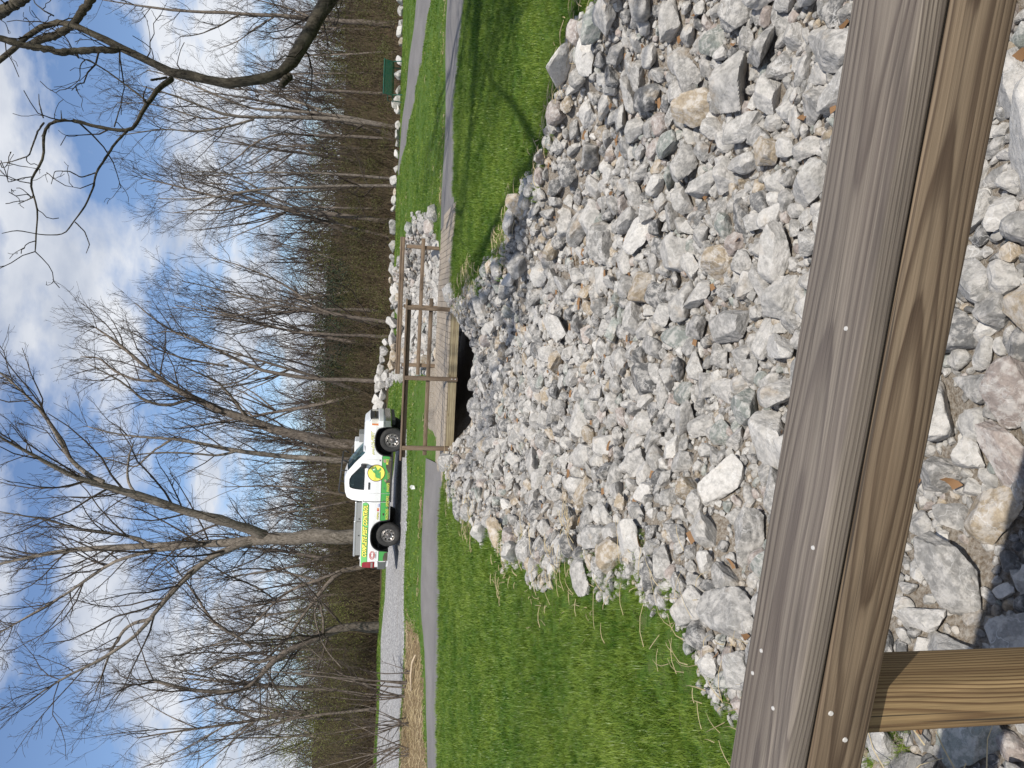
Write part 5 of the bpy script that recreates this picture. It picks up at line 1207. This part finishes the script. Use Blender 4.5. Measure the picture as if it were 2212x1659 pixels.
a = Acc(); a.tube([(-2.2, -.55, .47), (-2.55, -.72, .45), (-2.62, -.80, .43)], .04, 8); a.build('exhaust', DARK, TR)
# tail lights
for sgn in (-1, 1):
    V = []; prof = [(-2.62, .86), (-2.66, 1.24), (-2.70, 1.30)]
    zs = [.86, .92, 1.0, 1.07, 1.15, 1.23, 1.28]; xf = [-2.62, -2.615, -2.62, -2.625, -2.63, -2.645, -2.69]
    for z_, x_ in zip(zs, xf): V += [(x_, sgn*(float(halfw(x_, z_))+.010), z_), (-2.84, sgn*(float(halfw(-2.82, z_))+.010), z_), (-2.845, sgn*.84, z_)]
    f = [(r*3+k, r*3+k+1, (r+1)*3+k+1, (r+1)*3+k) for r in range(len(zs)-1) for k in range(2)]
    t_ = obj_np('tail_light', V, [np.array(f)], TAILR, TR)
    V2 = [(x_, y_*1.004, z_) for (x_, y_, z_) in V[3:9][:2]+V[6:8]]
    V2 = [(-2.64, sgn*(float(halfw(-2.64, .93))+.014), .915), (-2.83, sgn*(float(halfw(-2.82, .93))+.014), .915), (-2.83, sgn*(float(halfw(-2.82, 1.0))+.014), .985), (-2.64, sgn*(float(halfw(-2.64, 1.0))+.014), .985)]
    obj_np('reverse_lens', V2, [np.array([(0, 1, 2, 3)])], simple('grey_lens', (.30, .26, .24), .2), t_)
# greenhouse
def cabw(z): return .935 - .215*((z-1.25)/.70)**1.15 if z > 1.25 else .935
OUT = [(-.445, 1.262), (-.47, 1.45), (-.455, 1.70), (-.38, 1.86), (-.20, 1.925), (.10, 1.945), (.34, 1.925), (.56, 1.84), (.85, 1.63), (1.16, 1.36), (1.27, 1.275), (.6, 1.262)]
INN = [(-.055, 1.30), (-.06, 1.45), (-.055, 1.62), (-.035, 1.735), (.0, 1.775), (.12, 1.79), (.27, 1.785), (.40, 1.72), (.60, 1.55), (.80, 1.38), (.86, 1.30), (.5, 1.295)]
for sgn in (-1, 1):
    V = [(x_, sgn*cabw(z_), z_) for x_, z_ in OUT]+[(x_, sgn*(cabw(z_)+.004), z_) for x_, z_ in INN]+[(x_, sgn*(cabw(z_)-.03), z_) for x_, z_ in INN]
    n = len(OUT); f = [(k, (k+1) % n, n+(k+1) % n, n+k) for k in range(n)]+[(n+k, n+(k+1) % n, 2*n+(k+1) % n, 2*n+k) for k in range(n)]
    o = obj_np('cab_pillar', V, [np.array(f)], PAINT, TR, True); o.data.set_sharp_from_angle(angle=math.radians(35))
    V = [(x_, sgn*(cabw(z_)-.012), z_) for x_, z_ in INN]; obj_np('side_window', V, [np.array([list(range(n))])], GLASS, TR)
    # rubber seal
    a = Acc(); L_ = [(x_, sgn*(cabw(z_)+.003), z_) for x_, z_ in INN]; a.tube(L_+L_[:1], .012, 5, False); a.build('window_seal', BLKPL, TR, True)
RP_ = OUT[3:8]; ys = np.linspace(-1, 1, 11); V = []
for x_, z_ in RP_: V += [(x_, y_*cabw(z_), z_+.045*(1-y_*y_)) for y_ in ys]
i = np.arange(len(V)).reshape(len(RP_), 11); q = np.stack([i[:-1, :-1], i[1:, :-1], i[1:, 1:], i[:-1, 1:]], -1).reshape(-1, 4)
obj_np('roof', V, [q], PAINT, TR, True)
def span(name, prof, mat, bulge, axis=0, inset=0.0):
    V = []
    for x_, z_ in prof: V += [(x_+bulge*(1-y_*y_), y_*(cabw(z_)-inset), z_+abs(bulge)*.25*(1-y_*y_)) for y_ in ys]
    i = np.arange(len(V)).reshape(len(prof), 11); q = np.stack([i[:-1, :-1], i[1:, :-1], i[1:, 1:], i[:-1, 1:]], -1).reshape(-1, 4)
    return obj_np(name, V, [q], mat, TR, True)
span('windshield', [(.575, 1.828), (.85, 1.625), (1.15, 1.36), (1.24, 1.285)], GLASS, .09, inset=.035)
span('cowl', [(1.24, 1.288), (1.36, 1.315), (1.44, 1.325)], BLKPL, .05, inset=.06)
span('rear_window', [(-.462, 1.36), (-.462, 1.55), (-.45, 1.70)], GLASS, 0, inset=.20)
V = [(x_, y_, z_) for (x_, z_) in ((-.447, 1.262), (-.468, 1.36), (-.456, 1.70), (-.385, 1.858)) for y_ in (-cabw(z_)+.01, -cabw(z_)+.2, cabw(z_)-.2, cabw(z_)-.01)]
obj_np('cab_back', V, [np.array([(0, 1, 5, 4), (1, 2, 6, 5), (2, 3, 7, 6), (4, 5, 9, 8), (6, 7, 11, 10), (8, 9, 13, 12), (9, 10, 14, 13), (10, 11, 15, 14)])], PAINT, TR)
a = Acc(); a.box((-.02, -.42, 1.12), (.5, .52, .2)); a.box((-.20, -.42, 1.38), (.14, .5, .55)); a.box((-.02, .42, 1.12), (.5, .52, .2)); a.box((-.20, .42, 1.38), (.14, .5, .55)); a.build('seat', SEATM, TR)
a = Acc(); a.box((.92, 0, 1.20), (.42, 1.7, .16)); a.build('dashboard', BLKPL, TR)
a = Acc(); P_ = [(.62+.05*math.sin(t_), -.42+.19*math.cos(t_), 1.36+.18*math.sin(t_)) for t_ in np.linspace(0, 6.283, 17)]; a.tube(P_, .015, 5, False); a.build('steering_wheel', BLKPL, TR)
for sgn in (-1, 1):
    bm = box_bm(.13, .23, .19, .035, 2); o = bm_obj('wing_mirror', bm, BLKPL, TR, True); o.location = (.83, sgn*1.10, 1.33)
    a = Acc(); a.box((.82, sgn*.97, 1.29), (.06, .12, .05)); a.build('mirror_arm', BLKPL, o).location = (-.83, -sgn*1.10, -1.33)
    # door handle
    a = Acc(); z_ = 1.135; a.box((.10, sgn*(float(halfw(.1, z_))+.016), z_), (.25, .028, .05)); o = a.build('door_handle', BLKPL, TR)
    a = Acc(); a.box((.4, sgn*.965, .395), (1.75, .06, .05)); a.build('rocker', BLKPL, TR)
a = Acc(); a.box((1.00, -(float(halfw(1.0, .8))+.005), .79), (.05, .008, .045)); a.build('fender_badge', DKGREY, TR)
# wheels
def lathe(prof, seg, cx, cz, sgn, y0):
    V = []; k = len(prof)
    for j in range(seg):
        t_ = j*2*math.pi/seg
        for (r_, d_) in prof: V.append((cx+r_*math.cos(t_), sgn*(y0+d_), cz+r_*math.sin(t_)))
    f = [(j*k+m_, ((j+1) % seg)*k+m_, ((j+1) % seg)*k+m_+1, j*k+m_+1) for j in range(seg) for m_ in range(k-1)]
    return V, np.array(f)
def wheel(cx, sgn):
    t = empty('wheel', (0, 0, 0)); t.parent = TR
    V, f = lathe([(.235, -.02), (.255, .0), (.30, .012), (.36, .008), (.398, -.015), (RT, -.05), (RT, -.20), (.40, -.235), (.30, -.25), (.22, -.24)], 40, cx, RT, sgn, .955)
    ty = obj_np('tyre', V, [f], RUBBER, t, True); ty.data.set_sharp_from_angle(angle=math.radians(40))
    V, f = lathe([(.238, -.015), (.232, .0), (.218, -.008), (.212, -.05)], 40, cx, RT, sgn, .955)
    rim_ = obj_np('rim', V, [f], ALU, t, True)
    # eight-hole disc
    a = Acc(); r0, r1, rc, rh = .088, .213, .158, .030; M_ = 20
    for k in range(8):
        th = k*math.pi/4+.2; half = math.pi/8
        C = []; Oo = []
        for m_ in range(M_):
            b_ = m_*2*math.pi/M_; du, dv = math.cos(b_), math.sin(b_)
            tt = min(((r1-rc) if du > 0 else (rc-r0))/max(abs(du), 1e-6), (half*rc)/max(abs(dv), 1e-6))
            C.append((rc+rh*du, th+rh*dv/rc)); Oo.append((rc+tt*du, th+tt*dv/rc))
        def dsh(r_): return -.045+.03*math.exp(-((r_-.185)/.03)**2)
        V = [(cx+r_*math.cos(q_), sgn*(.955+dsh(r_)), RT+r_*math.sin(q_)) for r_, q_ in Oo]+[(cx+r_*math.cos(q_), sgn*(.955+dsh(r_)+.004), RT+r_*math.sin(q_)) for r_, q_ in C]+[(cx+r_*math.cos(q_), sgn*(.955+dsh(r_)-.05), RT+r_*math.sin(q_)) for r_, q_ in C]
        f = [(m_, (m_+1) % M_, M_+(m_+1) % M_, M_+m_) for m_ in range(M_)]+[(M_+m_, M_+(m_+1) % M_, 2*M_+(m_+1) % M_, 2*M_+m_) for m_ in range(M_)]
        a.add(V, np.array(f))
    d_ = a.build('wheel_disc', ALU, t, False)
    V, f = lathe([(.0, -.09), (.21, -.09)], 24, cx, RT, sgn, .955); obj_np('brake_drum', V, [f], DARK, t)
    V, f = lathe([(.0, .012), (.05, .012), (.062, -.0), (.088, -.045)], 24, cx, RT, sgn, .955); obj_np('hub_cap', V, [f], simple('hub_grey', (.22, .20, .19), .35, .7), t, True)
for cx in (RAXX, FAXX):
    for sgn in (-1, 1): wheel(cx, sgn)
# tool boxes over the bed sides
for sgn in (-1, 1):
    for nm, x0, x1, z1 in (('toolbox_lid', -1.22, -.50, 1.555), ('toolbox_lid', -2.46, -1.18, 1.575)):
        bm = box_bm(x1-x0, .46, .075, .022, 2); o = bm_obj(nm, bm, TBOX, TR); o.location = ((x0+x1)/2, sgn*.70, z1-.02)
    for x0, x1 in ((-1.20, -.52), (-2.42, -1.215)):
        bm = box_bm(x1-x0, .40, .165, .01); o = bm_obj('toolbox', bm, TBOXS, TR); o.location = ((x0+x1)/2, sgn*.72, 1.42+.018)
        a = Acc(); xm = (x0+.10) if x0 > -1.5 else (x0+x1)/2+.12; a.tube([(xm, sgn*.915, 1.42), (xm, sgn*.935, 1.42)], .022, 10); a.build('lock', BLKPL, TR)
a = Acc(); a.box((-2.55, 0, 1.36), (.08, 1.7, .04)); a.box((-1.62, .955, 1.35), (2.34, .07, .03)); a.box((-1.62, -.925, 1.335), (2.34, .05, .03)); a.build('bed_rail', PAINT, TR)
# black ladder rack over the cab
a = Acc()
for sgn in (-.62, .62):
    a.tube([(.80, sgn, 1.86), (.88, sgn, 2.02), (.84, sgn, 2.06), (-.20, sgn, 2.14), (-.26, sgn, 2.10), (-.30, sgn, 1.93)], .024, 8)
    a.tube([(.52, sgn, 1.90), (.52, sgn, 2.09)], .02, 6)
for x_, z_ in ((.84, 2.06), (.3, 2.10), (-.2, 2.14)): a.tube([(x_, -.62, z_), (x_, .62, z_)], .02, 6)
a.build('roof_rack', BLKPL, TR, True)

# vinyl lettering and bands on the near side (and nothing on the far side, which the photograph does not show)
def on_side(P2, lift=.004): return [(x_, -(float(halfw(x_, z_))+lift), z_) for x_, z_ in P2]
def panel(name, P2, mat, parent=TR, lift=.004):
    tri = tessellate_polygon([[Vector((x_, z_, 0)) for x_, z_ in P2]])
    return obj_np(name, on_side(P2, lift), [np.array(tri)], mat, parent)
def quadband(name, x0, x1, zf0, zf1, mat, lift, nx_=40, nz_=5):
    xs_ = np.linspace(x0, x1, nx_); t_ = np.linspace(0, 1, nz_); V = []
    for x_ in xs_:
        za, zb = zf0(x_), zf1(x_)
        for tt in t_: z_ = za+(zb-za)*tt; V.append((x_, -(float(halfw(x_, z_))+lift), z_))
    i = np.arange(len(V)).reshape(nx_, nz_); q = np.stack([i[:-1, :-1], i[1:, :-1], i[1:, 1:], i[:-1, 1:]], -1).reshape(-1, 4)
    return obj_np(name, V, [q], mat, TR, True)
zb_top = lambda x_: .715; zb_bot = lambda x_: max(.405, float(zlow(np.array(x_)))+.015)
for x0, x1 in ((-2.60, -2.235), (-1.13, -.48), (-.443, -.17), (-.158, 1.018), (1.03, 1.155)):
    quadband('green_band', x0, x1, zb_bot, zb_top, GREENV, .003)
    quadband('band_border', x0, x1, zb_top, lambda x_: .733, BLK, .0035, 20, 2)
    quadband('road_dirt', x0, x1, zb_bot, lambda x_: .47+.035*math.sin(x_*9)+(.10 if x_ > .2 or x_ < -2.3 else 0)*abs(math.sin(x_*5+1)), MUD, .0045)
def pill(x0, x1, z0, z1, grow):
    c = (z0+z1)/2; r = (z1-z0)/2+grow; P2 = [(x0, c-r), (x1-r+grow, c-r)]
    for t_ in np.linspace(-math.pi/2, math.pi/2, 14)[1:-1]: P2.append((x1-r+grow+r*math.cos(t_), c+r*math.sin(t_)))
    P2 += [(x1-r+grow, c+r), (x0, c+r)]; return P2
def pillmesh(name, grow, mat, lift):
    x0, x1, z0, z1 = -2.80, -.50, 1.115, 1.322; c = (z0+z1)/2; r = (z1-z0)/2
    def hgt(x_):
        e = x_-(x1-r)
        return (r if e <= 0 else math.sqrt(max(0, r*r-e*e)))+grow
    quadband(name, x0, x1+grow*.8, lambda x_: c-hgt(x_), lambda x_: min(1.332, c+hgt(x_)), mat, lift, 80, 7)
pillmesh('name_band_border', .014, FROGD, .003); pillmesh('name_band', 0, GREENL, .0045)
FONT_CURVES = []
def text_mesh(s, shear=.0, bold=.0):
    cu = bpy.data.curves.new('txt', 'FONT'); cu.body = s; cu.size = 1.0; cu.shear = shear; cu.offset = bold; cu.resolution_u = 2; cu.fill_mode = 'FRONT'
    ob = bpy.data.objects.new('txt', cu); COL.objects.link(ob)
    me = bpy.data.meshes.new_from_object(ob.evaluated_get(bpy.context.evaluated_depsgraph_get()))
    bpy.data.objects.remove(ob); bpy.data.curves.remove(cu)
    V = np.zeros(len(me.vertices)*3); me.vertices.foreach_get('co', V); V = V.reshape(-1, 3)
    F = [list(p.vertices) for p in me.polygons]; bpy.data.meshes.remove(me); return V, F
def lettering(name, s, x0, x1, z0, z1, mat, lift, shear=.25, bold=.03, rise=0.0, shadow=None, sh=(.012, -.012), outline=None):
    for kind, m_, lf, ex in (('shadow', shadow, lift-.001, bold), ('outline', outline, lift-.0012, bold+.045), ('face', mat, lift, bold)):
        if m_ is None: continue
        V, F = text_mesh(s, shear, ex); V0, _ = (V, F) if ex == bold else text_mesh(s, shear, bold)
        mn, mx = V0.min(0), V0.max(0); sx = (x1-x0)/(mx[0]-mn[0]); sz = (z1-z0)/(mx[1]-mn[1])
        X2 = x0+(V[:, 0]-mn[0])*sx; Z2 = z0+(V[:, 1]-mn[1])*sz+(X2-x0)*rise
        if kind == 'shadow': X2 = X2+sh[0]; Z2 = Z2+sh[1]
        W2 = halfw(X2, Z2)+lf
        me = bpy.data.meshes.new(name); me.from_pydata(np.stack([X2, -W2, Z2], 1).tolist(), [], F); me.materials.append(m_)
        obj_me(name if kind == 'face' else name+'_'+kind, me, TR)
lettering('name_lettering', 'COMPLETE PEST CONTROL', -2.46, -.585, 1.142, 1.296, YEL, .008, .22, .045, 0, BLK, (.016, -.016), outline=BLK)
lettering('phone_lettering', '(870)', 1.20, 1.40, .985, 1.055, PALEY, .008, .2, .02, .05, None, outline=BLK)
lettering('phone_lettering', '612-PEST', 1.42, 2.00, 1.00, 1.10, PALEY, .008, .2, .02, .05, None, outline=BLK)
lettering('service_lettering', 'ROACHES', -1.09, -.70, .455, .545, YEL, .008, .2, .01, 0, FROGD, (.006, -.006))
lettering('service_lettering', 'SPIDERS', -.63, -.24, .455, .545, YEL, .008, .2, .01, 0, FROGD, (.006, -.006))
lettering('service_lettering', 'WASPS', -.10, .22, .455, .545, YEL, .008, .2, .01, 0, FROGD, (.006, -.006))
lettering('service_lettering', 'ANTS', .34, .58, .455, .545, simple('dulled_yellow_vinyl', (.42, .38, .12), .6), .008, .2, .01, 0, FROGD, (.006, -.006))
lettering('service_lettering', 'MICE', .86, 1.06, .515, .60, YEL, .008, .2, .01, 0, FROGD, (.006, -.006))
lettering('card_lettering', 'ACCEPTING', -1.10, -.83, .785, .845, YEL, .008, .2, .02, -.06, BLK, (.006, -.006))
panel('card_sticker', [(-.80, .765), (-.67, .765), (-.67, .84), (-.80, .84)], simple('pink_card', (.62, .36, .32), .5), lift=.005)
for cxx, mm in ((-.758, REDV), (-.712, simple('card_orange', (.70, .32, .10), .5))):
    panel('card_sticker', [(cxx+.03*math.cos(t_), .803+.03*math.sin(t_)) for t_ in np.linspace(0, 6.283, 17)[:-1]], mm, lift=.007 if mm is REDV else .0065)
panel('card_sticker', [(-.65, .755), (-.52, .755), (-.52, .772), (-.65, .772)], BLUEV, lift=.005)
panel('card_sticker', [(-.65, .774), (-.52, .774), (-.52, .835), (-.65, .835)], WHT, lift=.005)
lettering('card_lettering', 'VISA', -.64, -.53, .785, .825, BLUEV, .007, .2, .0, 0)
# oval red mark and its caption
def ring(name, cx, cz, rx, rz, w, mat, lift, a0=0, a1=6.2832, n=40):
    t_ = np.linspace(a0, a1, n); o_ = [(cx+rx*math.cos(q_), cz+rz*math.sin(q_)) for q_ in t_]; i_ = [(cx+(rx-w)*math.cos(q_), cz+(rz-w)*math.sin(q_)) for q_ in t_]
    V = on_side(o_+i_, lift); f = np.array([(k, k+1, n+k+1, n+k) for k in range(n-1)]); return obj_np(name, V, [f], mat, TR)
ring('oval_mark', -2.385, .945, .155, .10, .014, REDV, .006); ring('oval_mark', -2.385, .945, .122, .073, .016, REDV, .006)
ring('oval_mark', -2.385, .945, .085, .048, .010, REDV, .006, .6, 5.4)
lettering('mark_lettering', 'TERMIDOR', -2.50, -2.255, .800, .832, DKGREY, .006, .0, .02, 0)
# round frog emblem
ex, ez = .56, .905
def disc(name, r, mat, lift, c=(ex, ez), n=44): return panel(name, [(c[0]+r*math.cos(t_), c[1]+r*math.sin(t_)) for t_ in np.linspace(0, 6.283185, n+1)[:-1]], mat, TR, lift)
disc('emblem_ring', .298, BROWNV, .006); disc('emblem_disc', .272, YEL, .008)
FR = [(320, 530), (378, 565), (400, 620), (450, 680), (525, 712), (562, 780), (565, 880), (590, 960), (640, 1015), (710, 1040), (800, 1040), (832, 1112), (866, 1085), (866, 900), (852, 690), (822, 650), (800, 700), (795, 790), (748, 690), (760, 640), (830, 575), (872, 530), (880, 470), (836, 400), (800, 460), (780, 515), (650, 560), (632, 520), (615, 450), (560, 380), (545, 335), (512, 315), (485, 345), (490, 440), (440, 452), (375, 482)]
def fz(p): return (ex+(730-p[1])/1790.0, ez+(610-p[0])/1790.0)
FP = [Vector((*fz(p), 0)) for p in FR]
def inflate(Pv, d_):
    out = []; n = len(Pv); area = sum(Pv[k].x*Pv[(k+1) % n].y-Pv[(k+1) % n].x*Pv[k].y for k in range(n)); sg = 1 if area > 0 else -1
    for k in range(n):
        e1 = (Pv[k]-Pv[k-1]).normalized(); e2 = (Pv[(k+1) % n]-Pv[k]).normalized(); nn = Vector((e1.y+e2.y, -e1.x-e2.x, 0))*sg
        out.append(Pv[k]+nn.normalized()*d_ if nn.length > 1e-6 else Pv[k])
    return out
panel('emblem_frog_outline', [(v.x, v.y) for v in inflate(FP, .008)], FROGD, TR, .0095)
panel('emblem_frog', [(v.x, v.y) for v in FP], FROGG, TR, .011)
panel('emblem_frog_eye', [fz(p) for p in ((385, 500), (430, 470), (495, 470), (512, 510), (480, 545), (420, 540))], WHT, TR, .0125)
panel('emblem_frog_belly', [fz(p) for p in ((520, 345), (545, 400), (560, 480), (555, 560), (530, 600), (515, 520), (505, 430))], FROGL, TR, .0125)
panel('emblem_frog_belly', [fz(p) for p in ((575, 760), (600, 800), (590, 880), (620, 960), (680, 1020), (630, 1000), (585, 930), (570, 850))], FROGL, TR, .0125)
panel('emblem_frog_leg', [fz(p) for p in ((690, 795), (740, 805), (810, 860), (800, 840), (745, 790), (700, 785))], FROGD, TR, .0125)
# small pest pictures in the band
for cx_, cz_, m_, s_ in ((-.90, .615, simple('roach_print', (.06, .03, .02), .5), .05), (-.42, .62, DKGREY, .03), (.02, .62, DKGREY, .03), (.30, .60, PINKV, .05), (.98, .64, PINKV, .07)):
    panel('pest_picture', [(cx_+s_*(1+.25*math.sin(3*t_+cx_*9))*math.cos(t_), cz_+s_*.55*(1+.2*math.cos(4*t_))*math.sin(t_)) for t_ in np.linspace(0, 6.283, 25)[:-1]], m_, TR, .006)

for ch in TR.children_recursive:                       # the nose is short: draw everything ahead of the front tyres in
    if ch.type == 'MESH' and ch.location.length < 1e-6:
        for v in ch.data.vertices:
            if v.co.x > 2.1: v.co.x = 2.1+(v.co.x-2.1)*.45
# small utility cart standing behind the truck bonnet
zc_ = float(G(-2.66, 30.2)); UC = empty('utility_cart', (-2.72, 30.2, zc_), HEAD); tag(UC, 'small white box cart with black tube handle half hidden behind the truck windshield', 'cart')
bm = box_bm(.62, .8, .55, .04, 2, (0, 0, 1.25)); bm_obj('tank_box', bm, PAINT, UC)
bm = box_bm(.34, .8, .36, .01, 1, (.44, 0, 1.18)); bm_obj('side_box', bm, TBOXS, UC)
a = Acc(); a.box((.1, 0, .72), (1.3, .8, .5)); a.build('frame', DARK, UC)
a = Acc(); a.tube([(.2, -.3, 1.5), (.0, -.3, 1.62), (-.2, -.3, 1.62), (-.34, -.3, 1.45)], .018, 6); a.build('handle', BLKPL, UC)
for sx in (-.4, .6):
    for sy in (-.42, .42):
        V, f = lathe([(0, .0), (.1, .01), (.22, .0), (.25, -.03), (.25, -.12), (.1, -.13)], 20, sx, .25, 1 if sy > 0 else -1, .5); obj_np('wheel', V, [f], RUBBER, UC)

# ------------------------------------------------------------------ bench, flag, litter
BG = simple('green_bench_coating', (0.012, 0.085, 0.055), 0.4)
BE = empty('park_bench', (14.9, 37.0, float(G(14.9, 37.0))), math.radians(18)); tag(BE, 'dark green slatted metal bench on the lawn by the far path', 'bench')
prof_ = [(-.02, .86), (.01, .74), (.05, .60), (.09, .48), (.16, .43), (.30, .42), (.46, .43), (.54, .41)]
sl = Acc(); P_ = np.array([(0, y_, z_) for y_, z_ in prof_])
V = np.concatenate([P_+[-.024, 0, 0], P_+[.024, 0, 0], P_+[-.024, .008, -.008], P_+[.024, .008, -.008]]); n = len(prof_)
f = np.array([(k, n+k, n+k+1, k+1) for k in range(n-1)]+[(2*n+k, 2*n+k+1, 3*n+k+1, 3*n+k) for k in range(n-1)]+[(k, k+1, 2*n+k+1, 2*n+k) for k in range(n-1)]+[(n+k, 3*n+k, 3*n+k+1, n+k+1) for k in range(n-1)])
sme = mesh_np('slat', V, [f], BG)
for k in range(30): obj_me('slat', sme, BE).location = (-1.0+k*2.0/29, 0, 0)
a = Acc(); a.tube([(-1.05, -.02, .88), (1.05, -.02, .88)], .028, 8); a.build('top_rail', BG, BE)
a = Acc(); a.tube([(-1.05, .54, .405), (1.05, .54, .405)], .025, 8); a.build('seat_rail', BG, BE)
for sx in (-1.0, 1.0):
    for yy in (.06, .50):
        a = Acc(); a.tube([(sx, yy, .43), (sx, yy+(.03 if yy > .2 else -.08), -.03)], .026, 8); a.build('leg', BG, BE)
    a = Acc(); a.tube([(sx, .03, .66), (sx, .30, .67), (sx, .50, .65), (sx, .56, .55), (sx, .52, .42)], .022, 8); a.build('armrest', BG, BE)
    a = Acc(); a.tube([(sx, -.02, .88), (sx, .05, .60), (sx, .10, .45), (sx, .30, .41), (sx, .54, .40)], .024, 8); a.build('side_frame', BG, BE)
fx, fy = 19.55, 38.0; zf = float(G(fx, fy)); FL = empty('marker_flag', (fx, fy, zf)); tag(FL, 'pink survey ribbon on a thin stake among the boulders at the right edge', 'flag')
PK = simple('pink_ribbon', (.85, .22, .36), .5)
a = Acc(); a.tube([(0, 0, 0), (-.02, 0, 1.25)], .012, 5); a.build('stake', simple('red_stake', (.5, .08, .08), .6), FL)
V = [(-.02, 0, 1.22), (.10, .02, 1.24), (.24, -.02, 1.10), (.20, .0, 1.00), (.06, .03, 1.10), (-.02, .01, 1.12)]; obj_np('ribbon', V, [np.array([(0, 1, 4, 5), (1, 2, 3, 4)])], PK, FL)
V = [(-.02, .01, .55), (.05, .0, .60), (.10, .02, .52), (.03, .0, .46)]; obj_np('ribbon', V, [np.array([(0, 1, 2, 3)])], PK, FL)
lx, ly = -3.05, 20.9; zl_ = float(G(lx, ly))+.07
V = [(0, 0, .0), (.16, .03, .05), (.19, .0, .20), (.10, -.03, .27), (-.02, .0, .17), (.08, .02, .12)]
o = obj_np('paper_scrap', np.array(V)*.6+np.array([lx, ly, zl_]), [np.array([(0, 1, 5), (1, 2, 5), (2, 3, 5), (3, 4, 5), (4, 0, 5)])], WHT); tag(o, 'crumpled white paper scrap lying in the grass left of the far footbridge', 'litter')
